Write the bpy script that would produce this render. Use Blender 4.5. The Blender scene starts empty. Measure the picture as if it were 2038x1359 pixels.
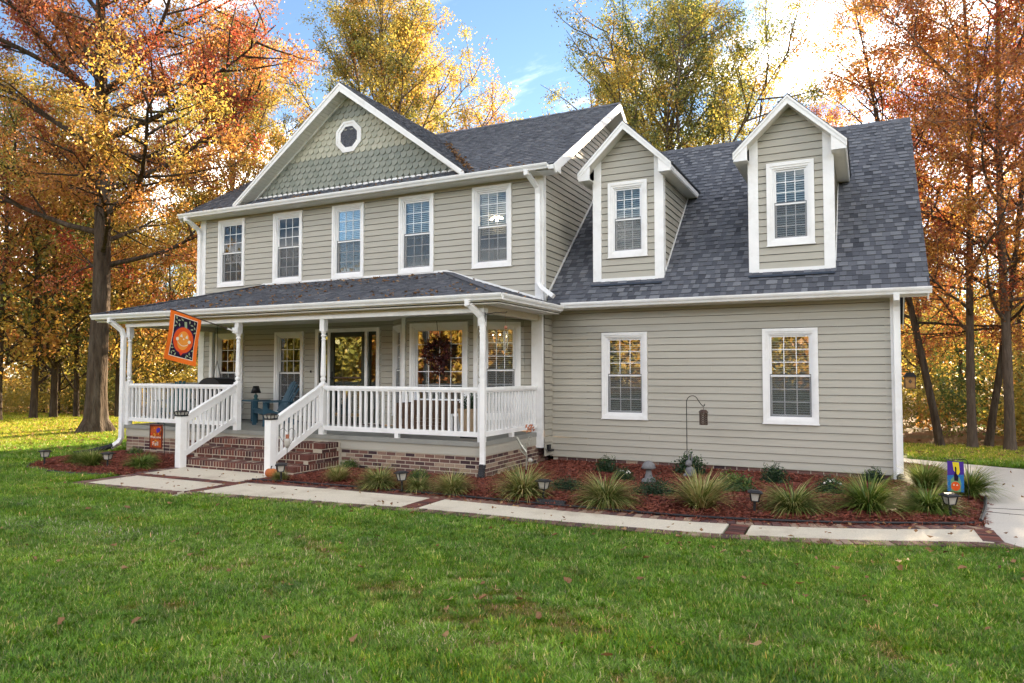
import bpy, math, random
import numpy as np
from mathutils import Vector, Matrix, Euler

S = bpy.context.scene
COL = S.collection
R = math.radians

# ------------------------------------------------------------------ camera
cam_d = bpy.data.cameras.new('camera'); cam = bpy.data.objects.new('camera', cam_d); COL.objects.link(cam)
cam_d.sensor_width = 36.0; cam_d.lens = 1422.93 / 2038 * 36.0; cam_d.clip_start = 0.05; cam_d.clip_end = 3000
_r = Vector((.895592, .444875, .000454)); _u = Vector((.01881, -.038885, .999067)); _f = Vector((-.444478, .894748, .043194))
cam.matrix_world = Matrix(((_r.x, _u.x, -_f.x, 5.799), (_r.y, _u.y, -_f.y, -13.524), (_r.z, _u.z, -_f.z, 1.9055), (0, 0, 0, 1)))
S.camera = cam

# ------------------------------------------------------------------ sky and sun
SUN_EL, SUN_AZ = R(15.2), R(9.0)          # azimuth clockwise from +Y
w = bpy.data.worlds.new('World'); S.world = w; w.use_nodes = True
nt = w.node_tree; nt.nodes.clear()
def wn(t, **k):
    n = nt.nodes.new(t)
    for a, b in k.items(): setattr(n, a, b)
    return n
out = wn('ShaderNodeOutputWorld'); bg = wn('ShaderNodeBackground'); bg.inputs[1].default_value = 0.05
sky = wn('ShaderNodeTexSky', sky_type='NISHITA', sun_disc=False, sun_elevation=SUN_EL, sun_rotation=SUN_AZ, altitude=100, air_density=.8, dust_density=0.0, ozone_density=1.5)
tc = wn('ShaderNodeTexCoord'); sep = wn('ShaderNodeSeparateXYZ'); nt.links.new(tc.outputs['Generated'], sep.inputs[0])
zz = wn('ShaderNodeMath', operation='MAXIMUM'); nt.links.new(sep.outputs[2], zz.inputs[0]); zz.inputs[1].default_value = 0.0
za = wn('ShaderNodeMath', operation='ADD'); nt.links.new(zz.outputs[0], za.inputs[0]); za.inputs[1].default_value = 0.22
cmb = wn('ShaderNodeCombineXYZ')
for i in range(2):
    d = wn('ShaderNodeMath', operation='DIVIDE'); nt.links.new(sep.outputs[i], d.inputs[0]); nt.links.new(za.outputs[0], d.inputs[1]); nt.links.new(d.outputs[0], cmb.inputs[i])
mp = wn('ShaderNodeMapping'); mp.inputs['Location'].default_value = (12.5, 6.1, 0); mp.inputs['Scale'].default_value = (1.0, 1.7, 1); nt.links.new(cmb.outputs[0], mp.inputs[0])
nz = wn('ShaderNodeTexNoise'); nz.inputs['Scale'].default_value = 1.25; nz.inputs['Detail'].default_value = 9; nz.inputs['Roughness'].default_value = .58; nz.inputs['Distortion'].default_value = .25
nt.links.new(mp.outputs[0], nz.inputs['Vector'])
cr = wn('ShaderNodeValToRGB'); cr.color_ramp.elements[0].position = .46; cr.color_ramp.elements[1].position = .76; cr.color_ramp.interpolation = 'EASE'
nt.links.new(nz.outputs[0], cr.inputs[0])
cf = wn('ShaderNodeMath', operation='MULTIPLY'); nt.links.new(cr.outputs[0], cf.inputs[0]); cf.inputs[1].default_value = .85
mx = wn('ShaderNodeMixRGB'); nt.links.new(cf.outputs[0], mx.inputs[0]); nt.links.new(sky.outputs[0], mx.inputs[1]); mx.inputs[2].default_value = (47., 43.5, 38.5, 1)
nt.links.new(mx.outputs[0], bg.inputs[0]); nt.links.new(bg.outputs[0], out.inputs[0])

sd = bpy.data.lights.new('sun', 'SUN'); sd.energy = 4.6; sd.angle = R(.5); sd.color = (1, .80, .56)
so = bpy.data.objects.new('sun', sd); COL.objects.link(so)
SUN = Vector((math.sin(SUN_AZ) * math.cos(SUN_EL), math.cos(SUN_AZ) * math.cos(SUN_EL), math.sin(SUN_EL)))
so.rotation_euler = (-SUN).to_track_quat('-Z', 'Y').to_euler(); so.location = SUN * 200

S.view_settings.view_transform = 'Standard'; S.view_settings.look = 'None'; S.view_settings.gamma = 1.0
S.view_settings.use_curve_mapping = False
S.view_settings.exposure = 2.65
S.render.engine = 'CYCLES'
S.cycles.use_denoising = True
S.cycles.max_bounces = 6; S.cycles.diffuse_bounces = 3; S.cycles.glossy_bounces = 3; S.cycles.transparent_max_bounces = 12
S.cycles.transmission_bounces = 3; S.cycles.caustics_reflective = False; S.cycles.caustics_refractive = False
S.cycles.sample_clamp_indirect = 6

# ------------------------------------------------------------------ materials
MATS = {}
class NT:
    def __init__(s, name):
        s.m = bpy.data.materials.new(name); s.m.use_nodes = True; s.t = s.m.node_tree
        s.b = s.t.nodes['Principled BSDF']; MATS[name] = s.m
    def n(s, t, ins=None, **k):
        q = s.t.nodes.new(t)
        for a, b in k.items(): setattr(q, a, b)
        for a, b in (ins or {}).items():
            if hasattr(b, 'links') or isinstance(b, bpy.types.NodeSocket): s.t.links.new(b, q.inputs[a])
            else: q.inputs[a].default_value = b
        return q
    def l(s, a, b): s.t.links.new(a, b)
def c4(c): return (c[0], c[1], c[2], 1)
def mat(name, col, rough=.6, var=.12, scale=6., bump=0., bscale=80., spec=.3, metal=0., tone=None, objrand=None, detail=5, var2=None, stretch=None, dirt=None):
    """procedural surface: base colour with noise wear, optional per-piece tone, optional relief"""
    t = NT(name); b = t.b
    b.inputs['Roughness'].default_value = rough; b.inputs['Metallic'].default_value = metal; b.inputs['Specular IOR Level'].default_value = spec
    co = t.n('ShaderNodeTexCoord').outputs['Object']
    if stretch: co = t.n('ShaderNodeMapping', {'Vector': co, 'Scale': stretch}).outputs[0]
    ns = t.n('ShaderNodeTexNoise', {'Vector': co, 'Scale': scale, 'Detail': detail, 'Roughness': .6})
    r = t.n('ShaderNodeMapRange', {'Value': ns.outputs[0], 'From Min': .25, 'From Max': .75, 'To Min': 1 - var, 'To Max': 1 + var})
    base = None
    if tone:
        a = t.n('ShaderNodeAttribute', attribute_name='tone')
        rp = t.n('ShaderNodeValToRGB', {'Fac': a.outputs['Fac']})
        ramp(rp, tone); base = rp.outputs[0]
    elif objrand:
        a = t.n('ShaderNodeObjectInfo')
        rp = t.n('ShaderNodeValToRGB', {'Fac': a.outputs['Random']}); ramp(rp, objrand); base = rp.outputs[0]
    m = t.n('ShaderNodeVectorMath', {1: r.outputs[0]}, operation='MULTIPLY')
    if base: t.l(base, m.inputs[0])
    else: m.inputs[0].default_value = col[:3]
    o = m.outputs[0]
    if dirt:
        n2 = t.n('ShaderNodeTexNoise', {'Vector': co, 'Scale': dirt[1], 'Detail': 8, 'Roughness': .7})
        f = t.n('ShaderNodeMapRange', {'Value': n2.outputs[0], 'From Min': .5, 'From Max': .75, 'To Min': 0, 'To Max': dirt[2]})
        mm = t.n('ShaderNodeMixRGB', {'Fac': f.outputs[0], 'Color1': o, 'Color2': c4(dirt[0])}); o = mm.outputs[0]
    t.l(o, b.inputs['Base Color'])
    if bump:
        n3 = t.n('ShaderNodeTexNoise', {'Vector': co, 'Scale': bscale, 'Detail': 6})
        bp = t.n('ShaderNodeBump', {'Height': n3.outputs[0], 'Strength': bump, 'Distance': .06 if 'bark' in name else .01}); t.l(bp.outputs[0], b.inputs['Normal'])
    return t.m
def ramp(rp, stops):
    e = rp.color_ramp.elements
    while len(e) < len(stops): e.new(.5)
    for i, (p, c) in enumerate(stops): e[i].position = p; e[i].color = c4(c)

siding = mat('siding_vinyl', (.42, .399, .338), .5, .05, 3, .12, 25, .3, stretch=(.6, 8, 8), dirt=((.31, .28, .22), 1.0, .38), tone=None)
white = mat('white_paint', (.84, .84, .83), .42, .04, 5, .06, 40, .35, dirt=((.50, .47, .41), 2.2, .38))
whitev = mat('white_vinyl', (.82, .82, .82), .35, .03, 5)
soffit = mat('soffit_white', (.74, .72, .66), .5, .04, 5)
shingle = mat('asphalt_shingle', None, .9, .22, 90, .5, 160, .2, tone=[(0, (.043, .047, .058)), (.45, (.10, .106, .124)), (.75, (.148, .156, .175)), (1, (.215, .222, .24))])
scale_a = mat('scale_shingle_light', None, .6, .07, 14, .15, 60, tone=[(0, (.37, .37, .29)), (1, (.46, .445, .35))])
scale_b = mat('scale_shingle_sage', None, .6, .07, 14, .15, 60, tone=[(0, (.215, .235, .20)), (1, (.28, .292, .25))])
brick_d = mat('brick_dark', None, .85, .22, 30, .5, 120, .2, tone=[(0, (.05, .030, .034)), (.35, (.12, .065, .058)), (.7, (.18, .095, .075)), (1, (.34, .25, .18))])
brick_r = mat('brick_red', None, .85, .22, 30, .5, 120, .2, tone=[(0, (.06, .030, .028)), (.5, (.125, .048, .038)), (.85, (.175, .066, .048)), (1, (.09, .055, .055))])
mortar = mat('mortar', (.48, .425, .335), .95, .15, 40, .4, 150, .1)
deckm = mat('deck_paint', (.26, .26, .235), .55, .12, 4, .1, 30)
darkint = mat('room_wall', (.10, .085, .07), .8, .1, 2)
blindm = mat('blind_slat', (.72, .69, .62), .5, .03, 5)
blackm = mat('black_metal', (.012, .012, .013), .45, .2, 10, .1, 60)
blackp = mat('black_plastic', (.018, .018, .02), .5, .2, 20, .2, 60)
screenf = mat('screen_frame', (.16, .17, .18), .5, .05, 8)
doorm = mat('door_green', (.035, .042, .030), .4, .1, 5)
concrete = mat('aggregate_walk', (.61, .55, .44), .9, .28, 120, .8, 220, .15, dirt=((.33, .26, .18), 1.3, .7), detail=8)
drivem = mat('drive_concrete', (.52, .48, .42), .9, .15, 60, .4, 160, .15, dirt=((.32, .29, .25), .9, .35), detail=8)
bark = mat('bark', (.07, .052, .038), .95, .6, 4, 1.0, 9, .1, stretch=(3, 3, .5), detail=8, dirt=((.20, .175, .145), 1.5, .5))
barkl = mat('bark_light', (.13, .10, .078), .95, .4, 5, 1.0, 14, .1, stretch=(3, 3, .5), detail=8)
stonem = mat('garden_stone', (.17, .17, .175), .9, .25, 20, .5, 60, .1, dirt=((.10, .10, .09), 9, .6))
bluem = mat('blue_paint', (.030, .085, .125), .5, .15, 8)
tealm = mat('teal_paint', (.03, .10, .105), .5, .15, 8)
bronze = mat('lantern_bronze', (.085, .055, .042), .45, .2, 20, .1, 60, .4, .4)
terra = mat('terracotta', (.45, .13, .035), .7, .15, 10)
planterm = mat('tan_planter', (.42, .30, .19), .8, .1, 8)
wickerm = mat('brown_wicker', (.11, .065, .040), .7, .3, 30, .3, 60)
silver = mat('sculpture_metal', (.42, .42, .36), .4, .3, 25, .1, 50, .5, .6)
copper = mat('sculpture_copper', (.34, .13, .07), .5, .3, 25, .1, 50, .5, .3)
bluefl = mat('flashing', (.03, .045, .075), .45, .1, 10)
frost = mat('frosted_lens', (.42, .40, .36), .25, .1, 10)
bulb = NT('bulb_glow'); bulb.b.inputs['Emission Color'].default_value = (1, .72, .42, 1); bulb.b.inputs['Emission Strength'].default_value = 5; bulb = bulb.m
def flat(name, col, rough=.8): return mat(name, col, rough, .08, 30, .1, 200, .1)

def glass_mat(name, refl, tint=(.9, .95, .95)):
    t = NT(name); t.t.nodes.remove(t.b); o = t.t.nodes['Material Output']
    tr = t.n('ShaderNodeBsdfTransparent', {'Color': c4(tint)}); gl = t.n('ShaderNodeBsdfGlossy', {'Color': (1, 1, 1, 1), 'Roughness': .0})
    fr = t.n('ShaderNodeFresnel', {'IOR': 1.5})
    co = t.n('ShaderNodeTexCoord').outputs['Object']
    ns = t.n('ShaderNodeTexNoise', {'Vector': co, 'Scale': 1.7, 'Detail': 2})
    bp = t.n('ShaderNodeBump', {'Height': ns.outputs[0], 'Strength': .03, 'Distance': .02}); t.l(bp.outputs[0], gl.inputs['Normal'])
    ad = t.n('ShaderNodeMath', {0: fr.outputs[0], 1: refl}, operation='ADD', use_clamp=True)
    mx = t.n('ShaderNodeMixShader', {0: ad.outputs[0], 1: tr.outputs[0], 2: gl.outputs[0]}); t.l(mx.outputs[0], o.inputs[0]); return t.m
glass = glass_mat('window_glass', .10); glass_up = glass_mat('upper_window_glass', .0); leaded = mat('leaded_glass', (.075, .08, .10), .55, .5, 14, .5, 30, .2)
def screen_mat():
    t = NT('insect_screen'); t.t.nodes.remove(t.b); o = t.t.nodes['Material Output']
    tr = t.n('ShaderNodeBsdfTransparent'); df = t.n('ShaderNodeBsdfDiffuse', {'Color': (.16, .165, .17, 1)})
    mx = t.n('ShaderNodeMixShader', {0: .25, 1: tr.outputs[0], 2: df.outputs[0]}); t.l(mx.outputs[0], o.inputs[0]); return t.m
screen = screen_mat()

def leaf_mat(name, stops, attr='hue', trans=.5, inst=False, rough=.5, randv=.25):
    t = NT(name); t.t.nodes.remove(t.b); o = t.t.nodes['Material Output']
    a = t.n('ShaderNodeAttribute', attribute_name=attr)
    rp = t.n('ShaderNodeValToRGB', {'Fac': a.outputs['Fac']}); ramp(rp, stops); c = rp.outputs[0]
    if inst:
        ti = t.n('ShaderNodeAttribute', attribute_name='tint', attribute_type='INSTANCER')
        c = t.n('ShaderNodeMixRGB', {'Fac': 1, 'Color1': c, 'Color2': ti.outputs['Color']}, blend_type='MULTIPLY').outputs[0]
    d = t.n('ShaderNodeBsdfDiffuse', {'Color': c}); tl = t.n('ShaderNodeBsdfTranslucent', {'Color': c})
    m1 = t.n('ShaderNodeMixShader', {0: trans, 1: d.outputs[0], 2: tl.outputs[0]})
    g = t.n('ShaderNodeBsdfGlossy', {'Color': (.8, .8, .8, 1), 'Roughness': rough})
    m2 = t.n('ShaderNodeMixShader', {0: .04, 1: m1.outputs[0], 2: g.outputs[0]}); t.l(m2.outputs[0], o.inputs[0]); return t.m
AUT = [(0, (.07, .11, .025)), (.18, (.15, .175, .04)), (.34, (.36, .31, .06)), (.48, (.62, .42, .075)), (.62, (.54, .255, .055)), (.78, (.40, .155, .05)), (.9, (.30, .095, .04)), (1, (.44, .08, .04))]
leafm = leaf_mat('autumn_leaf', AUT, trans=.58)
LIR = [(0, (.04, .075, .012)), (.4, (.12, .16, .025)), (.7, (.34, .34, .10)), (.88, (.55, .50, .22)), (1, (.48, .35, .15))]
liriope = leaf_mat('variegated_blade', LIR, trans=.35)
liriope_g = leaf_mat('green_blade', [(0, (.03, .07, .01)), (.5, (.11, .18, .022)), (.85, (.25, .31, .06)), (1, (.5, .43, .16))], trans=.35)
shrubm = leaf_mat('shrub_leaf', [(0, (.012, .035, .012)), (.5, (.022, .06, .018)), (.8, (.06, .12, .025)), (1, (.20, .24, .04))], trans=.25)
grassm = leaf_mat('grass_blade', [(0, (.062, .16, .005)), (.5, (.122, .268, .008)), (.8, (.21, .34, .025)), (1, (.48, .44, .15))], trans=.35, inst=True)
chipm = leaf_mat('mulch_chip', [(0, (.06, .016, .011)), (.5, (.19, .048, .028)), (.85, (.30, .09, .055)), (1, (.50, .29, .19))], trans=0)
dryleaf = leaf_mat('dry_leaf', [(0, (.10, .05, .022)), (.5, (.27, .135, .05)), (1, (.44, .30, .15))], trans=.2)

# ------------------------------------------------------------------ mesh helpers
def V3(*a): return Vector(a)
class Fr:
    """a local frame: u along, v up, d out of the face"""
    def __init__(s, O, U, V, N=None):
        s.O = Vector(O); s.U = Vector(U).normalized(); s.V = Vector(V).normalized(); s.N = Vector(N).normalized() if N else s.U.cross(s.V)
    def p(s, u, v, d=0): return s.O + s.U * u + s.V * v + s.N * d
WORLD = Fr((0, 0, 0), (1, 0, 0), (0, 1, 0), (0, 0, 1))
class MB:
    def __init__(s): s.v = []; s.f = []; s.a = []
    def add(s, vs, fs, a=0.):
        k = len(s.v); s.v += [tuple(q) for q in vs]
        for f in fs: s.f.append([k + i for i in f]); s.a.append(a)
        return s
    def box(s, x0, x1, y0, y1, z0, z1, a=0., fr=None):
        f = fr or WORLD
        vs = [f.p(x, y, z) for z in (z0, z1) for y in (y0, y1) for x in (x0, x1)]
        return s.add(vs, [(0, 2, 3, 1), (4, 5, 7, 6), (0, 1, 5, 4), (2, 6, 7, 3), (0, 4, 6, 2), (1, 3, 7, 5)], a)
    def hexa(s, b, t, a=0.):
        n = len(b); return s.add(list(b) + list(t), [tuple(range(n - 1, -1, -1)), tuple(range(n, 2 * n))] + [(i, (i + 1) % n, n + (i + 1) % n, n + i) for i in range(n)], a)
    def bar(s, p, q, w, h, up=(0, 0, 1), a=0.):
        p = Vector(p); q = Vector(q); d = (q - p).normalized(); up = Vector(up); sd = d.cross(up)
        if sd.length < 1e-4: sd = d.cross(Vector((0, 1, 0)))
        sd.normalize(); up2 = sd.cross(d)
        k = [(-1, -1), (1, -1), (1, 1), (-1, 1)]
        return s.hexa([q + sd * (w / 2 * i) + up2 * (h / 2 * j) for i, j in k][::-1], [p + sd * (w / 2 * i) + up2 * (h / 2 * j) for i, j in k][::-1], a)
    def prism(s, pts, vec, a=0.):
        vec = Vector(vec); return s.hexa([Vector(p) for p in pts], [Vector(p) + vec for p in pts], a)
    def tube(s, path, rad, n=8, a=0., cap=True, ph=0.):
        path = [Vector(p) for p in path]; m = len(path)
        if not hasattr(rad, '__len__'): rad = [rad] * m
        t0 = (path[1] - path[0]).normalized(); ref = Vector((0, 0, 1)) if abs(t0.z) < .9 else Vector((1, 0, 0)); sd = t0.cross(ref).normalized()
        vs = []
        for i in range(m):
            t = (path[min(i + 1, m - 1)] - path[max(i - 1, 0)]).normalized(); sd = (sd - t * sd.dot(t)).normalized(); up = t.cross(sd)
            for j in range(n):
                g = 2 * math.pi * j / n + ph; vs.append(path[i] + (sd * math.cos(g) + up * math.sin(g)) * rad[i])
        fs = [(i * n + j, i * n + (j + 1) % n, (i + 1) * n + (j + 1) % n, (i + 1) * n + j) for i in range(m - 1) for j in range(n)]
        if cap: fs += [tuple(range(n - 1, -1, -1)), tuple((m - 1) * n + j for j in range(n))]
        return s.add(vs, fs, a)
    def lathe(s, prof, c=(0, 0, 0), n=16, a=0.):
        c = Vector(c); m = len(prof); vs = []
        for r, z in prof:
            for j in range(n):
                g = 2 * math.pi * j / n; vs.append(c + Vector((r * math.cos(g), r * math.sin(g), z)))
        fs = [(i * n + j, i * n + (j + 1) % n, (i + 1) * n + (j + 1) % n, (i + 1) * n + j) for i in range(m - 1) for j in range(n)]
        fs += [tuple(range(n - 1, -1, -1)), tuple((m - 1) * n + j for j in range(n))]
        return s.add(vs, fs, a)
    def ball(s, c, r, n=10, m=7, a=0., sc=(1, 1, 1)):
        c = Vector(c); prof = [(math.sin(math.pi * i / m), -math.cos(math.pi * i / m)) for i in range(m + 1)]
        vs = []; 
        for q, z in prof:
            for j in range(n):
                g = 2 * math.pi * j / n; vs.append(c + Vector((max(q, 1e-3) * math.cos(g) * r * sc[0], max(q, 1e-3) * math.sin(g) * r * sc[1], z * r * sc[2])))
        return s.add(vs, [(i * n + j, i * n + (j + 1) % n, (i + 1) * n + (j + 1) % n, (i + 1) * n + j) for i in range(m) for j in range(n)], a)
    def lap(s, fr, poly, v0, e, dlo, dhi, a=0., back=-.004):
        """one lapped piece (siding board, shingle): polygon in u,v, thick at its lower edge"""
        n = len(poly); fv = [fr.p(u, v, dlo + (dhi - dlo) * (v - v0) / e) for u, v in poly]; bv = [fr.p(u, v, back) for u, v in poly]
        return s.add(fv + bv, [tuple(range(n))] + [(n + i, n + (i + 1) % n, (i + 1) % n, i) for i in range(n)], a)
    def mesh(s, name, m, smooth=False):
        me = bpy.data.meshes.new(name); me.from_pydata(s.v, [], s.f)
        if m: me.materials.append(m)
        if any(s.a): at = me.attributes.new('tone', 'FLOAT', 'FACE'); at.data.foreach_set('value', s.a)
        if smooth: me.polygons.foreach_set('use_smooth', [True] * len(me.polygons))
        me.update(); return me
    def build(s, name, m, parent=None, smooth=False, **k):
        return link(name, s.mesh(name, m, smooth), parent, **k)
def link(name, me, parent=None, loc=None, rot=None, scl=None, kind=None, label=None, cat=None, group=None):
    o = bpy.data.objects.new(name, me); COL.objects.link(o)
    if parent: o.parent = parent
    if loc is not None: o.location = loc
    if rot is not None: o.rotation_euler = rot
    if scl is not None: o.scale = scl if hasattr(scl, '__len__') else (scl,) * 3
    return tag(o, label, cat, group, kind)
def tag(o, label=None, cat=None, group=None, kind=None):
    for k, v in (('label', label), ('category', cat), ('group', group), ('kind', kind)):
        if v: o[k] = v
    return o
def thing(name, label, cat, loc=(0, 0, 0), rz=0, group=None, scl=1):
    return link(name, None, None, loc, (0, 0, rz), scl, None, label, cat, group)
def part(name, me, parent, **k): return link(name, me, parent, **k)
def clone(o, loc, rz=None, label=None, scl=None):
    kids = [c for c in bpy.data.objects if c.parent is o]
    n = o.copy(); COL.objects.link(n); n.location = loc
    if rz is not None: n.rotation_euler = (0, 0, rz)
    if scl is not None: n.scale = scl if hasattr(scl, '__len__') else (scl,) * 3
    if label: n['label'] = label
    for c in kids:
        d = c.copy(); COL.objects.link(d); d.parent = n
        for g in [g for g in bpy.data.objects if g.parent is c]:
            h = g.copy(); COL.objects.link(h); h.parent = d
    return n
def clip(poly, a, b, c):
    """keep a*u+b*v<=c"""
    o = []
    for i in range(len(poly)):
        p, q = poly[i], poly[(i + 1) % len(poly)]; fp = a * p[0] + b * p[1] - c; fq = a * q[0] + b * q[1] - c
        if fp <= 1e-9: o.append(p)
        if (fp < -1e-9 and fq > 1e-9) or (fp > 1e-9 and fq < -1e-9):
            t = fp / (fp - fq); o.append((p[0] + t * (q[0] - p[0]), p[1] + t * (q[1] - p[1])))
    return o
def clip_poly(poly, conv):
    """clip by a convex counter-clockwise polygon"""
    for i in range(len(conv)):
        (x0, y0), (x1, y1) = conv[i], conv[(i + 1) % len(conv)]
        a, b = (y1 - y0), -(x1 - x0); poly = clip(poly, a, b, a * x0 + b * y0)
        if len(poly) < 3: return []
    return poly
def parea(p): return abs(sum(p[i][0] * p[(i + 1) % len(p)][1] - p[(i + 1) % len(p)][0] * p[i][1] for i in range(len(p)))) / 2
def sub_rects(rects, op):
    o = []; a, b, c, d = op
    for (u0, u1, v0, v1) in rects:
        if b <= u0 or a >= u1 or d <= v0 or c >= v1: o.append((u0, u1, v0, v1)); continue
        if a > u0: o.append((u0, a, v0, v1))
        if b < u1: o.append((b, u1, v0, v1))
        m0, m1 = max(a, u0), min(b, u1)
        if c > v0: o.append((m0, m1, v0, c))
        if d < v1: o.append((m0, m1, d, v1))
    return o
EXPO = .1315
def siding_wall(parent, fr, conv, openings=(), parts=True, name='siding_board', e=EXPO, v_start=None, joint=True, seed=0):
    rg = random.Random(seed); us = [p[0] for p in conv]; vs = [p[1] for p in conv]
    v = min(vs) if v_start is None else v_start; mb = MB()
    while v < max(vs):
        rects = [(min(us), max(us), v, v + e - .008)]
        if joint and max(us) - min(us) > 4 and parts:
            j = rg.uniform(min(us) + 1.2, max(us) - 1.2); rects = [(min(us), j - .001, v, v + e - .008), (j + .001, max(us), v, v + e - .008)]
        for op in openings: rects = sub_rects(rects, op)
        for (a, b, c, d) in rects:
            q = clip_poly([(a, c), (b, c), (b, d), (a, d)], conv)
            if len(q) < 3 or parea(q) < 2e-4: continue
            off = rg.uniform(-.0012, .0012)
            if parts: MB().lap(fr, q, v, e, .024 + off, .005).build(name, siding, parent)
            else: mb.lap(fr, q, v, e, .024 + off, .005)
        v += e
    if not parts and mb.v: mb.build('siding', siding, parent, kind='stuff')
def shingle_plane(parent, fr, conv, e=.142, keep=0, seed=1, tab=(.08, .19), key=None):
    rg = random.Random(seed); us = [p[0] for p in conv]; vs = [p[1] for p in conv]; v = min(vs); pcs = []; row = 0
    while v < max(vs):
        u = min(us) - rg.uniform(0, .3); hi = rg.random() < .5
        while u < max(us):
            wd = rg.uniform(*tab); q = clip_poly([(u + .003, v), (u + wd, v), (u + wd, v + e + .004), (u + .003, v + e + .004)], conv)
            if len(q) >= 3 and parea(q) > 3e-4:
                t = min(1, max(.02, rg.gauss(.66 if hi else .34, .12))); pcs.append((q, v, (.021 if hi else .009) + rg.uniform(0, .003), t))
            u += wd; hi = not hi
        v += e; row += 1
    if key: pcs.sort(key=lambda p: key(p[0]))
    mb = MB()
    for i, (q, v, d, t) in enumerate(pcs):
        if i < keep: MB().lap(fr, q, v, e, d, .004, t).build('shingle', shingle, parent)
        else: mb.lap(fr, q, v, e, d, .004, t)
    if mb.v: mb.build('shingles', shingle, parent, kind='stuff')
def npmesh(name, verts, quads, m, hue=None, attr='hue', smooth=False):
    me = bpy.data.meshes.new(name); n = len(verts); k = len(quads); c = quads.shape[1]
    me.vertices.add(n); me.vertices.foreach_set('co', np.asarray(verts, np.float32).ravel())
    me.loops.add(k * c); me.loops.foreach_set('vertex_index', np.asarray(quads, np.int32).ravel())
    me.polygons.add(k); me.polygons.foreach_set('loop_start', np.arange(0, k * c, c, dtype=np.int32))
    me.update(calc_edges=True); me.materials.append(m)
    if hue is not None:
        a = me.attributes.new(attr, 'FLOAT', 'FACE'); a.data.foreach_set('value', np.clip(hue, 0, 1).astype(np.float32))
    return me
def leaf_quads(c, L, W, rng, down=.3, fold=.18, flat=0.):
    n = len(c); a = rng.normal(size=(n, 3)); a[:, 2] -= down
    if flat: a[:, 2] *= (1 - flat)
    a /= np.linalg.norm(a, axis=1)[:, None]; b = rng.normal(size=(n, 3))
    if flat: b[:, 2] *= (1 - flat)
    s = np.cross(a, b); s = b - a * (b * a).sum(1)[:, None]; s /= np.linalg.norm(s, axis=1)[:, None]; nn = np.cross(a, s)
    L = L * rng.uniform(.65, 1.25, (n, 1)); W = W * rng.uniform(.7, 1.2, (n, 1))
    v = np.stack([c - a * L * .5, c + s * W * .5 + nn * L * fold - a * L * .05, c + a * L * .5, c - s * W * .5 + nn * L * fold - a * L * .05], 1).reshape(-1, 3)
    return v, np.arange(n * 4).reshape(n, 4)
def gn_scatter(name, pts, rot, scl, idx, tint, sources, m=None):
    """one object that scatters the source meshes over points (grass, chips: stuff)"""
    n = len(pts); me = bpy.data.meshes.new(name); me.vertices.add(n); me.vertices.foreach_set('co', np.asarray(pts, np.float32).ravel())
    for nm, ty, pr, dat in (('rot', 'FLOAT_VECTOR', 'vector', rot), ('scl', 'FLOAT', 'value', scl), ('idx', 'INT', 'value', idx), ('tint', 'FLOAT_COLOR', 'color', tint)):
        a = me.attributes.new(nm, ty, 'POINT'); a.data.foreach_set(pr, np.asarray(dat, np.int32 if ty == 'INT' else np.float32).ravel())
    o = link(name, me)
    cl = bpy.data.collections.new(name + '_sources')
    for i, sm in enumerate(sources):
        q = bpy.data.objects.new('%s_source_%02d' % (name, i), sm); cl.objects.link(q)
    g = bpy.data.node_groups.new(name + '_scatter', 'GeometryNodeTree')
    g.interface.new_socket('Geometry', in_out='INPUT', socket_type='NodeSocketGeometry'); g.interface.new_socket('Geometry', in_out='OUTPUT', socket_type='NodeSocketGeometry')
    gi = g.nodes.new('NodeGroupInput'); go = g.nodes.new('NodeGroupOutput'); ip = g.nodes.new('GeometryNodeInstanceOnPoints')
    ci = g.nodes.new('GeometryNodeCollectionInfo'); ci.inputs['Collection'].default_value = cl; ci.inputs['Separate Children'].default_value = True; ci.inputs['Reset Children'].default_value = True
    def na(nm, ty):
        q = g.nodes.new('GeometryNodeInputNamedAttribute'); q.data_type = ty; q.inputs['Name'].default_value = nm; return q.outputs['Attribute']
    e2r = g.nodes.new('FunctionNodeEulerToRotation'); L = g.links.new
    L(na('rot', 'FLOAT_VECTOR'), e2r.inputs[0]); L(gi.outputs[0], ip.inputs['Points']); L(ci.outputs[0], ip.inputs['Instance']); ip.inputs['Pick Instance'].default_value = True
    L(na('idx', 'INT'), ip.inputs['Instance Index']); L(e2r.outputs[0], ip.inputs['Rotation']); L(na('scl', 'FLOAT'), ip.inputs['Scale']); L(ip.outputs[0], go.inputs[0])
    md = o.modifiers.new('scatter', 'NODES'); md.node_group = g
    return o
# ================================================================== ground
def sstep(a, b, t):
    t = np.clip((t - a) / (b - a), 0, 1); return t * t * (3 - 2 * t)
GZ = .085
def gz(x, y):
    x = np.asarray(x, float); y = np.asarray(y, float)
    return GZ - .42 * sstep(3, 12, y) - .8 * sstep(12, 60, y) + .03 * np.sin(x * .35 + 1) * np.sin(y * .3) * sstep(8, 16, np.hypot(x + 1, y + 4))
def axis(a, b, c, d, n1, n2):
    return np.unique(np.round(np.concatenate([np.linspace(a, b, n1), np.linspace(b, c, n2), np.linspace(c, d, n1)]), 3))
gx = axis(-420, -45, 35, 420, 14, 110); gy = axis(-420, -25, 45, 420, 14, 100)
X, Y = np.meshgrid(gx, gy); Z = gz(X, Y); nx = len(gx); ny = len(gy)
gv = np.stack([X, Y, Z], -1).reshape(-1, 3); ii = (np.arange(ny - 1)[:, None] * nx + np.arange(nx - 1)[None]).ravel()
gq = np.stack([ii, ii + 1, ii + nx + 1, ii + nx], 1)
t = NT('lawn_soil'); b = t.b; b.inputs['Roughness'].default_value = .95; b.inputs['Specular IOR Level'].default_value = .1
pos = t.n('ShaderNodeNewGeometry').outputs['Position']
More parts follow.
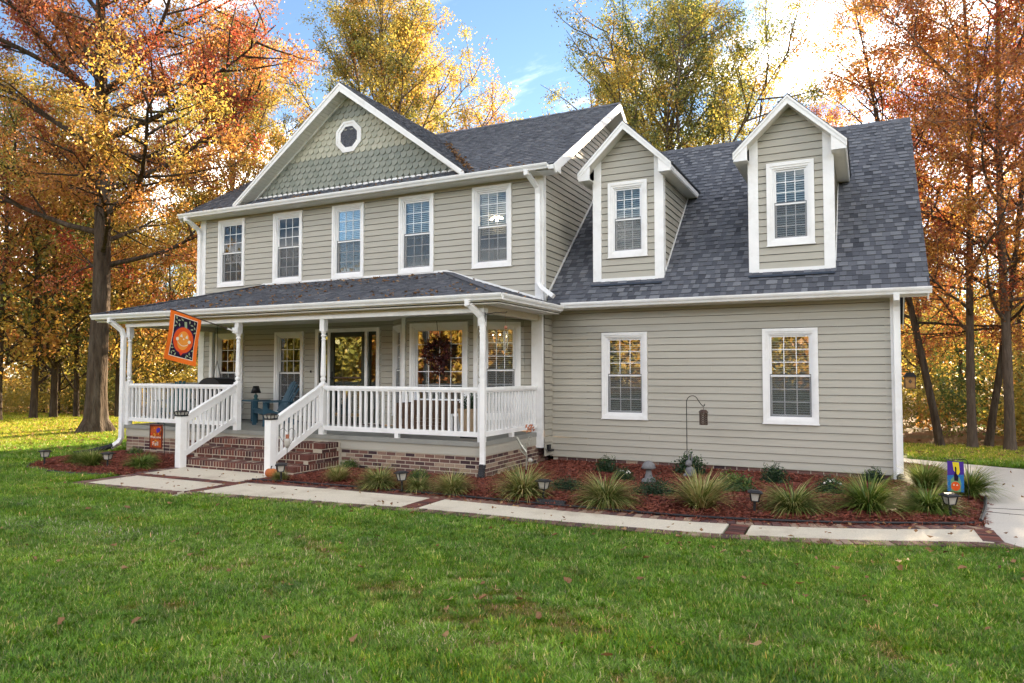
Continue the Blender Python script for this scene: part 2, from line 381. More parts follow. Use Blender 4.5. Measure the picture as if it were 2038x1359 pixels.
n1 = t.n('ShaderNodeTexNoise', {'Vector': pos, 'Scale': .55, 'Detail': 6}); n2 = t.n('ShaderNodeTexNoise', {'Vector': pos, 'Scale': 14., 'Detail': 8, 'Roughness': .75})
r1 = t.n('ShaderNodeValToRGB', {'Fac': n2.outputs[0]}); ramp(r1, [(.3, (.028, .045, .012)), (.55, (.065, .095, .024)), (.75, (.13, .13, .05))])
r2 = t.n('ShaderNodeValToRGB', {'Fac': n2.outputs[0]}); ramp(r2, [(.3, (.07, .035, .016)), (.5, (.19, .09, .032)), (.72, (.34, .18, .07))])
sp = t.n('ShaderNodeSeparateXYZ', {0: pos})
# leaf litter under the trees: left of the oak and behind the drive
lx = t.n('ShaderNodeMapRange', {'Value': sp.outputs[0], 'From Min': -10.5, 'From Max': -15., 'To Min': 0, 'To Max': .75})
ly = t.n('ShaderNodeMapRange', {'Value': sp.outputs[1], 'From Min': 5., 'From Max': 10., 'To Min': 0, 'To Max': .8})
ad = t.n('ShaderNodeMath', {0: lx.outputs[0], 1: ly.outputs[0]}, operation='MAXIMUM')
nn = t.n('ShaderNodeMapRange', {'Value': n1.outputs[0], 'From Min': .3, 'From Max': .7, 'To Min': -.45, 'To Max': .45})
ad2 = t.n('ShaderNodeMath', {0: ad.outputs[0], 1: nn.outputs[0]}, operation='ADD', use_clamp=True)
ad3 = t.n('ShaderNodeMath', {0: ad.outputs[0], 1: 0.02}, operation='GREATER_THAN')
ad4 = t.n('ShaderNodeMath', {0: ad2.outputs[0], 1: ad3.outputs[0]}, operation='MULTIPLY')
mxr = t.n('ShaderNodeMixRGB', {'Fac': ad4.outputs[0], 'Color1': r1.outputs[0], 'Color2': r2.outputs[0]}); t.l(mxr.outputs[0], b.inputs['Base Color'])
bp = t.n('ShaderNodeBump', {'Height': n2.outputs[0], 'Strength': .8, 'Distance': .03}); t.l(bp.outputs[0], b.inputs['Normal'])
link('lawn_ground', npmesh('lawn_ground', gv, gq, t.m), kind='structure')

# ------------------------------------------------------------------ walk: slabs and brick borders
IN = [(-3.36, -4.86), (-1.5, -4.72), (.15, -4.70), (1.94, -4.75), (3.86, -4.70), (5.09, -4.42), (6.2, -3.98), (6.98, -3.55)]
OU = [(-3.36, -6.06), (-3.0, -6.0), (.6, -5.62), (2.4, -5.56), (4.15, -5.42), (5.6, -5.07), (7.12, -4.42)]
def curve(pts, n=60):
    p = np.array(pts, float); x = np.linspace(p[0, 0], p[-1, 0], n); y = np.interp(x, p[:, 0], p[:, 1])
    k = np.ones(9) / 9; yy = np.convolve(np.pad(y, 4, mode='edge'), k, 'valid'); yy[0] = y[0]; yy[-1] = y[-1]; return np.stack([x, yy], 1)
IC, OC = curve(IN, 90), curve(OU, 90)
walk = thing('front_walk', 'pale aggregate walk edged with brick curving from the steps to the drive', 'walkway', (0, 0, 0)); walk['kind'] = 'structure'
TOP = .112
def along(c, s):
    d = np.r_[0, np.cumsum(np.hypot(*np.diff(c, axis=0).T))]; return np.array([np.interp(s * d[-1], d, c[:, 0]), np.interp(s * d[-1], d, c[:, 1])])
def offs(c, s, k):
    p = along(c, s); q = along(c, min(1, s + .01)) - along(c, max(0, s - .01)); q /= np.hypot(*q); return p + np.array([-q[1], q[0]]) * k
BW = .20
cuts = [0., .345, .735, 1.]
for i in range(3):
    a, b2 = cuts[i] + (.012 if i else 0), cuts[i + 1] - .012; m = 16
    top = [offs(IC, a + (b2 - a) * k / m, -.105) for k in range(m + 1)]; bot = [offs(OC, a + (b2 - a) * k / m, .105) for k in range(m + 1)]
    pts = [(*p, .02) for p in bot] + [(*p, .02) for p in top[::-1]]
    mb = MB(); tp = [(p[0], p[1], TOP) for p in pts]
    vs = pts + tp; n = len(pts); fs = [(n + k, n + k + 1, n + n - 2 - k, n + n - 1 - k) for k in range(m)] + [(k, (k + 1) % n, n + (k + 1) % n, n + k) for k in range(n)]
    mb.add(vs, fs).build('walk_slab', concrete, walk)
rg = random.Random(4)
PAV = [MB().box(-.098, .098, -.045, .045, -.06, .0, tn).mesh('brick_paver', brick_r) for tn in (.05, .25, .4, .55, .7, .85, .97)]
PAVD = [MB().box(-.098, .098, -.045, .045, -.06, .0, tn).mesh('brick_paver', brick_d) for tn in (.15, .3, .45, .6, .75, .92)]
def pavers(c, side, n, pool, s0=0., s1=1., off=0.):
    for k in range(n):
        s = s0 + (s1 - s0) * (k + .5) / n; p = offs(c, s, off); q = along(c, min(1, s + .01)) - along(c, max(0, s - .01)); an = math.atan2(q[1], q[0])
        link('brick', rg.choice(pool), walk, (p[0], p[1], TOP + .004 + rg.uniform(-.004, .004)), (rg.uniform(-.02, .02), rg.uniform(-.02, .02), an + math.pi / 2 + rg.uniform(-.03, .03)))
pavers(IC, 1, 104, PAVD); pavers(OC, -1, 104, PAVD, off=-.03)
for s in (.345, .735, .988):
    a, b2 = offs(IC, s, -.11), offs(OC, s, .11); d = b2 - a; an = math.atan2(d[1], d[0]); L = np.hypot(*d)
    k = int(L / .095)
    for j in range(k):
        p = a + d * (j + .5) / k; link('brick', rg.choice(PAV), walk, (p[0], p[1], TOP + .004 + rg.uniform(-.003, .003)), (0, 0, an + math.pi / 2 + rg.uniform(-.03, .03)))
# landing in front of the steps
for (x0, x1, y0, y1) in [(-5.78, -3.47, -4.98, -4.02), (-5.62, -3.47, -6.10, -5.20)]:
    MB().box(x0, x1, y0, y1, .02, TOP).build('walk_slab', concrete, walk)
def row(x0, y0, x1, y1, pool, n=None, turn=True):
    L = math.hypot(x1 - x0, y1 - y0); n = n or int(L / .098); an = math.atan2(y1 - y0, x1 - x0)
    for j in range(n):
        f = (j + .5) / n; link('brick', rg.choice(pool), walk, (x0 + (x1 - x0) * f, y0 + (y1 - y0) * f, TOP + .004 + rg.uniform(-.003, .003)), (0, 0, an + (math.pi / 2 if turn else 0) + rg.uniform(-.03, .03)))
row(-5.78, -5.09, -3.47, -5.09, PAV); row(-3.36, -4.86, -3.36, -6.0, PAV); row(-3.36, -4.16, -3.36, -4.84, PAVD)
row(-5.7, -6.21, -3.47, -6.11, PAVD); row(-5.89, -4.05, -5.89, -4.98, PAVD); row(-5.74, -5.1, -5.72, -6.2, PAVD)
# mortar bed below the bricks
mb = MB(); z = TOP - .022
for c, k0, k1 in ((IC, -.104, .104), (OC, -.104, .104)):
    n = 60; a = [offs(c, i / n, k0) for i in range(n + 1)]; b2 = [offs(c, i / n, k1) for i in range(n + 1)]
    mb.add([(*p, z) for p in a] + [(*p, z) for p in b2], [(i, i + 1, n + 2 + i, n + 1 + i) for i in range(n)])
mb.box(-5.98, -3.26, -6.28, -4.03, .0, z - .004); 
mb.build('mortar_bed', mortar, walk)

# ------------------------------------------------------------------ driveway
dp = [(7.09, -4.47), (14, -5.6), (30, -8), (30, -4), (14.5, .1), (8.4, 2.72), (6.4, 3.75), (6.36, 2.9), (7.0, 2.3), (7.15, .5), (7.28, -1.4), (7.12, -2.4), (7.0, -3.45)]
mb = MB(); mb.add([(x, y, .0) for x, y in dp] + [(x, y, .104) for x, y in dp], [tuple(range(13, 26))] + [(i, (i + 1) % 13, 13 + (i + 1) % 13, 13 + i) for i in range(13)])
drive = mb.build('driveway', drivem, kind='structure')
jm = flat('joint_dark', (.06, .055, .05))
MB().bar((7.13, -2.42, .1065), (16, -3.6, .1065), .014, .004).build('control_joint', jm, drive); MB().bar((7.2, -2.1, .1065), (16, -1.2, .1065), .014, .004).build('control_joint', jm, drive)

# ================================================================== house
house = thing('house', 'two-storey tan sided house with white trim, dark shingle roof and front porch', 'house')
def hpart(name): return link(name, None, house)
YM = -.461; PF = -2.797; DECK = .72
FM = Fr((0, YM, 0), (1, 0, 0), (0, 0, 1)); FG = Fr((0, 0, 0), (1, 0, 0), (0, 0, 1)); SR = Fr((0, 0, 0), (0, 1, 0), (0, 0, 1))
W2 = [(-9.129, -8.206), (-7.234, -6.307), (-5.386, -4.462), (-3.49, -2.575), (-1.613, -.689)]
Z2 = (4.098, 5.803)
def inset(op, k=.06): return (op[0] + k, op[1] - k, op[2] + k, op[3] - k)

# walls
wall = hpart('front_wall')
siding_wall(wall, FM, [(-9.62, 3.30), (-.14, 3.30), (-.14, 5.9), (-9.62, 5.9)], [inset((a, b, *Z2)) for a, b in W2], seed=1, joint=False)
P1 = (-9.156, -8.20, .90, 2.89); P2 = (-7.137, -6.224, .90, 2.88); DR = (-5.852, -3.985, .735, 2.92)
pw = hpart('porch_wall')
siding_wall(pw, FM, [(-9.60, DECK + .02), (-3.62, DECK + .02), (-3.62, 3.08), (-9.60, 3.08)], [inset(P1), inset(P2), inset(DR, .03)], seed=2, joint=False)
siding_wall(pw, FM, [(-.44, DECK + .02), (-.2, DECK + .02), (-.2, 3.08), (-.44, 3.08)], seed=3)
gw = hpart('wing_wall')
G = [(1.085, 2.003, 1.009, 2.689), (4.116, 5.034, 1.009, 2.689)]
siding_wall(gw, FG, [(.0, .205), (6.16, .205), (6.16, 3.22), (.0, 3.22)], [inset(g) for g in G], seed=4)
sw = hpart('gable_wall')
siding_wall(sw, SR, [(-.40, 3.22), (4.4, 7.63), (4.4, 7.78), (3.3, 8.46), (-.40, 6.12)], seed=5, joint=False)
siding_wall(sw, SR, [(-.40, .24), (-.03, .24), (-.03, 3.22), (-.40, 3.22)], seed=6, parts=False)
MB().box(-.03, .012, -.03, .012, .2, 3.22).build('corner_trim', siding, gw)

# shell behind the siding
sh = hpart('rear_wall')
MB().box(-9.74, -.02, 7.0, 7.06, .1, 5.95).box(-9.80, -9.74, YM + .01, 7.06, .1, 5.95).build('wall_panel', siding, sh)
MB().prism([(-9.79, YM, 5.95), (-9.79, 7.06, 5.95), (-9.79, 3.3, 8.4)], (.05, 0, 0)).build('wall_panel', siding, sh)
MB().box(.0, 6.2, 8.6, 8.66, .1, 3.3).build('wall_panel', siding, sh)
rw = Fr((6.24, 0, 0), (0, 1, 0), (0, 0, 1))
siding_wall(hpart('wing_gable_wall'), rw, [(.02, .2), (8.5, .2), (8.5, 3.2), (4.1, 7.3), (.02, 3.2)], parts=False)
MB().box(-9.7, -.1, 1.35, 1.40, .7, 5.9).box(.1, 6.1, 1.75, 1.8, .2, 3.2).build('inner_wall', darkint, sh)
MB().box(-9.7, -.05, YM + .03, 6.9, 3.15, 3.25).box(-9.7, -.05, YM + .03, 6.9, 5.88, 5.94).box(.05, 6.1, .05, 8.5, 3.2, 3.24).build('floor_plate', darkint, sh)

# corner boards
cb = MB().box(-9.80, -9.60, YM - .028, YM + .12, DECK, 5.93).build('corner_board', white, house)
MB().box(-.16, .028, YM - .03, YM + .0, 3.2, 5.9).box(.0, .03, YM, YM + .10, 3.25, 5.92).build('corner_board', white, house)
MB().box(6.155, 6.30, -.03, .0, .12, 3.2).box(6.25, 6.305, .0, .12, .12, 3.2).build('corner_board', white, house)

# ---- windows
def window(fr, op, cols=3, rows=3, gl=None, hung=True, blind=1., cas=.088, lamp=None, depth=1.5, scr=True, side=.3):
    w = hpart('window'); u0, u1, v0, v1 = op
    def ring(a, b, c, d, wd, d0, d1, mb=None):
        mb = mb or MB(); mb.box(a, b, c, c + wd, d0, d1, fr=fr).box(a, b, d - wd, d, d0, d1, fr=fr).box(a, a + wd, c + wd, d - wd, d0, d1, fr=fr).box(b - wd, b, c + wd, d - wd, d0, d1, fr=fr); return mb
    mb = ring(u0, u1, v0, v1, cas * .62, -.03, .050); ring(u0 + cas * .62, u1 - cas * .62, v0 + cas * .62, v1 - cas * .62, cas * .38, -.03, .034, mb)
    mb.box(u0 - .012, u1 + .012, v0 - .02, v0 - .001, -.01, .058, fr=fr); mb.build('casing', white, w)
    a, b, c, d = u0 + cas, u1 - cas, v0 + cas, v1 - cas
    ring(a, b, c, d, .028, -.085, .012).build('jamb', whitev, w)
    a += .028; b -= .028; c += .028; d -= .028; mid = (c + d) / 2
    sashes = [(c + .0, mid + .018, -.058), (mid - .018, d, -.030)] if hung else [(c, d, -.035)]
    for k, (s0, s1, dp_) in enumerate(sashes):
        low = hung and k == 0
        ring(a, b, s0, s1, .034, dp_ - .014, dp_ + .014).build('sash', whitev, w)
        ga, gb, gc, gd = a + .034, b - .034, s0 + .034, s1 - .034; nr = rows
        mw = .0072
        for i in range(1, cols):
            x = ga + (gb - ga) * i / cols; MB().box(x - mw, x + mw, gc, gd, dp_ + .0025, dp_ + .0075, fr=fr).build('muntin', whitev, w)
        for j in range(1, nr):
            y = gc + (gd - gc) * j / nr; MB().box(ga, gb, y - mw, y + mw, dp_ + .0022, dp_ + .0070, fr=fr).build('muntin', whitev, w)
        for i in range(cols):
            for j in range(nr):
                MB().box(ga + (gb - ga) * i / cols, ga + (gb - ga) * (i + 1) / cols, gc + (gd - gc) * j / nr, gc + (gd - gc) * (j + 1) / nr, dp_ - .002, dp_ + .002, fr=fr).build('pane', gl or glass, w)
        if low and scr:
            ring(a - .004, b + .004, s0, s1 + .01, .016, -.024, -.012).build('screen_frame', screenf, w)
            MB().box(a + .014, b - .014, s0 + .015, s1 - .005, -.019, -.018, fr=fr).build('insect_screen', screen, w)
    if blind:
        mb = MB(); n = int((d - c) * blind / .042)
        for j in range(n):
            z = d - .03 - j * .042; mb.add([fr.p(a + .01, z - .013, -.135), fr.p(b - .01, z - .013, -.135), fr.p(b - .01, z + .013, -.165), fr.p(a + .01, z + .013, -.165)], [(0, 1, 2, 3)])
        mb.box(a + .005, b - .005, d - .05, d - .01, -.17, -.13, fr=fr); mb.build('blind', blindm, w)
    # the room behind
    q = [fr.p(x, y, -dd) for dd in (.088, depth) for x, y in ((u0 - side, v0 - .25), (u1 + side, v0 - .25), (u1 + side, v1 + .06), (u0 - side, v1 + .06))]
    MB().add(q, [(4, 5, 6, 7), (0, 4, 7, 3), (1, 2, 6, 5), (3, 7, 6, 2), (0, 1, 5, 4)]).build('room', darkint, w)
    if lamp:
        mb = MB()
        for (x, y, dd, r) in lamp: mb.ball(fr.p(x, y, -dd), r, 8, 6)
        mb.build('lit_bulbs', bulb, w, True)
    return w
for i, (a, b) in enumerate(W2):
    lamp = [(-1.20 + dx, 5.17 + dz, .30, .035) for dx, dz in ((-.13, 0), (-.05, .04), (.04, .03), (.12, 0), (0, -.03))] if i == 4 else None
    window(FM, (a, b, *Z2), blind=(1., 1., 1., .55, .62)[i], lamp=lamp, gl=glass_up)
for g in G: window(FG, g, blind=1.)
window(FM, P1, rows=3, blind=0); window(FM, P2, rows=3, blind=0)

def cap_strip(p, q, w_, s):
    p, q = Vector(p), Vector(q); sd = (q - p).cross(Vector((0, 0, 1))).normalized(); dn = Vector((0, 0, -1)); L = (q - p).length; n = max(1, int(L / .2)); mb = MB(); rg = random.Random(3)
    for i in range(n):
        a, b2 = p.lerp(q, i / n), p.lerp(q, (i + 1) / n); lift = Vector((0, 0, .006 * (i % 2)))
        pr = [sd * -w_ + dn * (w_ * s), Vector((0, 0, 0)), sd * w_ + dn * (w_ * s), sd * w_ + dn * (w_ * s + .012), dn * .012, sd * -w_ + dn * (w_ * s + .012)]
        vs = [a + k + lift for k in pr] + [b2 + k + lift for k in pr]; mb.add(vs, [(0, 1, 7, 6), (1, 2, 8, 7), (2, 3, 9, 8), (5, 0, 6, 11), (0, 5, 4, 1), (1, 4, 3, 2), (6, 7, 10, 11), (7, 8, 9, 10)], rg.uniform(.3, .6))
    return mb
def cap_strip(p, q, w_, s):
    p, q = Vector(p), Vector(q); sd = (q - p).cross(Vector((0, 0, 1))).normalized(); dn = Vector((0, 0, -1)); L = (q - p).length; n = max(1, int(L / .2)); mb = MB(); rg = random.Random(3)
    for i in range(n):
        a, b2 = p.lerp(q, i / n), p.lerp(q, (i + 1) / n); lift = Vector((0, 0, .006 * (i % 2)))
        pr = [sd * -w_ + dn * (w_ * s), Vector((0, 0, 0)), sd * w_ + dn * (w_ * s), sd * w_ + dn * (w_ * s + .012), dn * .012, sd * -w_ + dn * (w_ * s + .012)]
        vs = [a + k + lift for k in pr] + [b2 + k + lift for k in pr]; mb.add(vs, [(0, 1, 7, 6), (1, 2, 8, 7), (2, 3, 9, 8), (5, 0, 6, 11), (0, 5, 4, 1), (1, 4, 3, 2), (6, 7, 10, 11), (7, 8, 9, 10)], rg.uniform(.3, .6))
    return mb
# ---- dormers
GR = .925
def dormer(cx):
    d = hpart('dormer'); hw = .695; yf = .108; f = Fr((0, yf, 0), (1, 0, 0), (0, 0, 1)); zb = 3.76; ze = 5.86
    op = (cx - .40, cx + .40, 4.20, 5.70)
    wl = hpart('dormer_wall')
    siding_wall(wl, f, [(cx - hw + .14, zb), (cx + hw - .14, zb), (cx + hw - .14, 6.19), (cx, 6.72), (cx - hw + .14, 6.19)], [inset(op)], seed=int(cx * 10), joint=False, v_start=zb + .02)
    for sgn in (-1, 1):
        x = cx + sgn * hw
        MB().prism([(x, yf - .035, zb - .06), (x - sgn * .15, yf - .035, zb - .06), (x - sgn * .15, yf - .035, 6.175), (x, yf - .035, 6.03)][::-sgn], (0, .035, 0)).box(min(x, x + sgn * .028), max(x, x + sgn * .028), yf - .032, yf + .12, zb - .05, 5.8).build('corner_board', white, d)
        fr = Fr((x, 0, 0), (0, sgn, 0), (0, 0, 1))
        yq = lambda z: (z - 3.27) / GR - .42
        pl = [(sgn * yf, zb - .02), (sgn * yq(5.8), 5.8), (sgn * yf, 5.8)]
        if sgn < 0: pl = [pl[0], pl[2], pl[1]]
        siding_wall(d, fr, pl, parts=False)
        MB().bar((x + sgn * .03, yf + .1, zb + .13), (x + sgn * .03, yq(5.72), 5.76), .012, .05).build('step_flashing', white, d)
        # boxed eave: fascia, soffit
        e = cx + sgn * .935
        mb = MB(); xs = sorted((x, e)); mb.box(xs[0], xs[1], -.18, yq(5.78), 5.745, 5.765); mb.build('eave_soffit', soffit, d)
        MB().box(min(e, e - sgn * .022), max(e, e - sgn * .022), -.18, yq(5.83), 5.735, 5.90).build('fascia', white, d)
        MB().prism([(x - sgn * .0, -.19, 5.742), (e, -.19, 5.742), (e, -.19, 5.885), (x, -.19, 6.12)] if sgn > 0 else [(e, -.19, 5.742), (x, -.19, 5.742), (x, -.19, 6.12), (e, -.19, 5.885)], (0, .02, 0)).build('eave_return', white, d)
        # rake board and rake soffit
        pe = Vector((e + sgn * .01, -.205, 5.895)); pp = Vector((cx, -.205, 6.825)); dn = Vector((0, 0, -.155))
        q = [pe + dn * .75, pp + dn, pp, pe]; q = q if sgn < 0 else [q[3], q[2], q[1], q[0]]
        MB().prism(q[::-1], (0, .022, 0)).build('rake_board', white, d)
        q2 = [pe + Vector((0, -.004, .0)), pp + Vector((0, -.004, 0)), pp + Vector((0, -.004, -.045)), pe + Vector((0, -.004, -.045))]
        MB().prism(q2 if sgn < 0 else q2[::-1], (0, -.012, 0)).build('rake_trim', white, d)
        q3 = [Vector((e, -.18, 5.80)), Vector((cx, -.18, 6.70)), Vector((cx, yf, 6.70)), Vector((e, yf, 5.80))]
        MB().prism(q3 if sgn > 0 else q3[::-1], (0, 0, .012)).build('rake_soffit', soffit, d)
        # roof slope
        U = Vector((0, -sgn * 1, 0)) if sgn < 0 else Vector((0, 1, 0))
        Vv = Vector((-sgn * .93, 0, .925)).normalized(); O = Vector((cx + sgn * .955, 0, 5.885))
        U = Vector((0, 1, 0)) if sgn > 0 else Vector((0, -1, 0)); rf = Fr(O, U, Vv); sl = 1.35
        pg = [(-.22 * sgn, 0), (2.43 * sgn, 0), (3.45 * sgn, sl), (-.22 * sgn, sl)]
        if sgn < 0: pg = [pg[1], pg[0], pg[3], pg[2]]
        MB().prism([rf.p(u, v, -.03) for u, v in pg], rf.N * .032).build('roof_deck', blackp, d)
        shingle_plane(d, rf, pg, seed=int(cx * 7) + sgn)
    cap_strip((cx, -.225, 6.845), (cx, 3.5, 6.845), .11, 1.).build('ridge_cap', shingle, d)
    MB().box(cx - hw - .02, cx + hw + .02, yf - .20, yf - .03, 3.62, 3.655).build('base_flashing', bluefl, d)
    MB().box(cx - hw + .15, cx + hw - .15, yf - .045, yf, zb - .05, zb + .02).build('base_trim', white, d)
    window(f, op, blind=1., cas=.10, depth=1.2, side=.1, gl=glass_up)
dormer(1.595); dormer(4.615)

# ---- wing roof
roof = hpart('wing_roof')
vg = Vector((0, 1, GR)).normalized(); RG = Fr((0, -.42, 3.262), (1, 0, 0), vg); LG = math.hypot(4.53, 4.53 * GR)
pg = [(.0, 0), (6.72, 0), (6.72, LG), (.0, LG)]
MB().prism([RG.p(u, v, -.05) for u, v in pg], RG.N * .05).build('roof_deck', blackp, roof)
def gkey(q):
    u = sum(p[0] for p in q) / len(q); v = sum(p[1] for p in q) / len(q); return v * .55 + abs(u - 5.6) * .6 - (0 if parea(q) > .015 else -3)
shingle_plane(roof, RG, pg, keep=300, seed=11, key=gkey)
bk = Fr((0, 8.64, 3.262), (-1, 0, 0), (0, -1, GR)); MB().prism([bk.p(-u, v, -.05) for u, v in [(6.72, 0), (0, 0), (0, LG), (6.72, LG)]], bk.N * .06).build('rear_slope', shingle, roof)
cap_strip((0, 4.11, 7.475), (6.74, 4.11, 7.475), .13, GR).build('ridge_cap', shingle, roof)
MB().bar((6.69, -.42, 3.13), (6.69, 4.11, 7.32), .025, .14, up=(0, -1, 1)).bar((6.69, 8.65, 3.13), (6.69, 4.11, 7.32), .025, .14).build('rake_board', white, roof)
MB().prism([(6.3, -.4, 3.17), (6.7, -.4, 3.17), (6.7, 4.1, 7.33), (6.3, 4.1, 7.33)], (0, 0, .012)).build('rake_soffit', soffit, roof)
# eave of the wing
MB().box(.02, 6.71, -.40, .0, 3.158, 3.172).build('eave_soffit', soffit, house)
def gutter(p, q, nrm, name='gutter'):
    p, q, nv = Vector(p), Vector(q), Vector(nrm); prof = [(0, -.105), (.062, -.105), (.074, -.075), (.098, -.045), (.108, -.02), (.108, 0), (.098, 0), (.09, -.02), (0, -.012)]
    d = q - p; pts = [p + nv * a + Vector((0, 0, z)) for a, z in prof]
    if d.cross(nv).z > 0: pts = pts[::-1]
    MB().prism(pts, d).build(name, white, house)
MB().box(.02, 6.71, -.405, -.385, 3.158, 3.27).build('fascia', white, house)
gutter((.40, -.405, 3.275), (6.74, -.405, 3.275), (0, -1, 0))

# ---- main roof
roof = hpart('main_roof'); MS = .624
vm = Vector((0, 1, MS)).normalized(); RM = Fr((-10.1, -.86, 5.975), (1, 0, 0), vm); LM = math.hypot(4.15, 4.15 * MS)
pg = [(0, 0), (10.52, 0), (10.52, LM), (0, LM)]
MB().prism([RM.p(u, v, -.05) for u, v in pg], RM.N * .05).build('roof_deck', blackp, roof)
shingle_plane(roof, RM, pg, seed=12)
bm = Fr((.42, 7.45, 5.975), (-1, 0, 0), (0, -1, MS)); MB().prism([bm.p(u, v, -.05) for u, v in pg], bm.N * .06).build('rear_slope', shingle, roof)
cap_strip((-10.12, 3.29, 8.592), (.44, 3.29, 8.592), .14, MS).build('ridge_cap', shingle, roof)
for x, sgn in ((.436, 1), (-10.116, -1)):
    MB().bar((x, -.88, 5.862), (x, 3.3, 8.47), .025, .17, up=(0, -1, 1)).bar((x, 7.5, 5.862), (x, 3.3, 8.47), .025, .17, up=(0, 1, 1)).build('rake_board', white, roof)
    xs = sorted((x, 0 if sgn > 0 else -9.8)); MB().prism([(xs[0], -.86, 5.86), (xs[1], -.86, 5.86), (xs[1], 3.3, 8.44), (xs[0], 3.3, 8.44)], (0, 0, .012)).prism([(xs[0], 3.3, 8.44), (xs[1], 3.3, 8.44), (xs[1], 7.4, 5.86), (xs[0], 7.4, 5.86)], (0, 0, .012)).build('rake_soffit', soffit, roof)
MB().box(-10.08, .38, -.84, YM, 5.868, 5.882).build('eave_soffit', soffit, house)
MB().box(-10.08, .40, -.85, -.83, 5.868, 5.975).build('fascia', white, house)
MB().prism([(.41, -.86, 5.86), (.41, YM - .02, 5.86), (.41, YM - .02, 6.12), (.41, -.86, 5.95)], (-.38, 0, 0)).build('eave_return', white, house)
gutter((-10.12, -.85, 5.985), (.30, -.85, 5.985), (0, -1, 0))

# ---- front gable
gb = hpart('front_gable'); gx0 = -4.93; gzp = 8.55; gh = 3.315; gzf = 6.075; gs = (gzp - gzf) / gh; FGB = Fr((0, -.47, 0), (1, 0, 0), (0, 0, 1))
tri = [(gx0 - 2.98, 6.20), (gx0 + 2.98, 6.20), (gx0, 6.20 + 2.98 * gs)]
MB().prism([FGB.p(u, v, -.06) for u, v in tri], (0, -.05, 0)).build('gable_panel', scale_b, gb)
rg = random.Random(9); sc_w = .163; sc_h = .142; z = 6.27; row_ = 0
arc = [(math.sin(t) * .5, -math.cos(t) * .5) for t in np.linspace(-math.pi / 2, math.pi / 2, 9)]
while z < 8.4:
    n = int(3.1 / sc_w); off = sc_w / 2 if row_ % 2 else 0
    for i in range(-n, n + 1):
        cx = gx0 + i * sc_w + off
        poly = [(cx + x * (sc_w - .004), z + sc_w * .5 + y * sc_w) for x, y in arc] + [(cx + sc_w / 2 - .002, z + sc_h + .05), (cx - sc_w / 2 + .002, z + sc_h + .05)]
        q = clip_poly(poly, tri)
        if len(q) < 3 or parea(q) < .002: continue
        if math.hypot(cx - (-4.916), z + .08 - 7.39) < .22: continue
        light = not (row_ < 5 or 11 <= row_ <= 12)
        MB().lap(FGB, q, z, sc_h + .05, .030, .002, rg.uniform(.02, 1)).build('fish_scale_shingle', scale_a if light else scale_b, gb)
    z += sc_h; row_ += 1
# scalloped white strip at the foot
mb = MB()
for i in range(-18, 19):
    cx = gx0 + i * .163; mb.ball((cx, -.478, 6.235), .075, 10, 6, sc=(1, .2, .6))
mb.build('scalloped_trim', white, gb, True)
for sgn in (-1, 1):
    e = gx0 + sgn * gh; pe = Vector((e, -.82, gzf)); pp = Vector((gx0, -.82, gzp)); dn = Vector((0, 0, -.20))
    q = [pe + dn * .55, pp + dn, pp - Vector((0, 0, .0)), pe]
    MB().prism(q if sgn < 0 else q[::-1], (0, -.022, 0)).build('rake_board', white, gb)
    q2 = [pe + Vector((0, -.024, -.055)), pp + Vector((0, -.024, -.06)), pp + Vector((0, -.024, .0)), pe + Vector((0, -.024, 0))]
    MB().prism(q2 if sgn < 0 else q2[::-1], (0, -.014, 0)).build('rake_trim', white, gb)
    # soffit made of grooved panels
    L = math.hypot(gh, gh * gs); n = int(L / .10); pe2 = Vector((e, -.82, gzf - .14)); pp2 = Vector((gx0, -.82, gzp - .14))
    for i in range(n):
        a = pe2.lerp(pp2, i / n + .0008); b2 = pe2.lerp(pp2, (i + 1) / n - .0018); w_ = Vector((0, .35, 0))
        MB().prism([a, b2, b2 + w_, a + w_] if sgn > 0 else [b2, a, a + w_, b2 + w_], (0, 0, .01)).build('soffit_panel', soffit, gb)
    MB().prism([pe2 + Vector((0, .0, .012)), pp2 + Vector((0, 0, .012)), pp2 + Vector((0, .35, .012)), pe2 + Vector((0, .35, .012))][::-sgn], (0, 0, .01)).build('soffit_backing', soffit, gb)
    MB().bar(pe2 + Vector((0, .325, -.01)), pp2 + Vector((0, .325, -.01)), .03, .05).build('soffit_trim', white, gb)
    U = Vector((0, sgn, 0)); rf = Fr((e + sgn * .02, 0, gzf), U, (-sgn, 0, gs)); sl = L + .03
    pg = [(-.84 * sgn, 0), (-.66 * sgn, 0), (3.32 * sgn, sl), (-.84 * sgn, sl)]
    if sgn < 0: pg = [pg[1], pg[0], pg[3], pg[2]]
    MB().prism([rf.p(u, v, -.03) for u, v in pg], rf.N * .032).build('roof_deck', blackp, gb)
    shingle_plane(gb, rf, pg, seed=20 + sgn)
cap_strip((gx0, -.85, gzp + .03), (gx0, 3.3, gzp + .03), .13, gs).build('ridge_cap', shingle, gb)
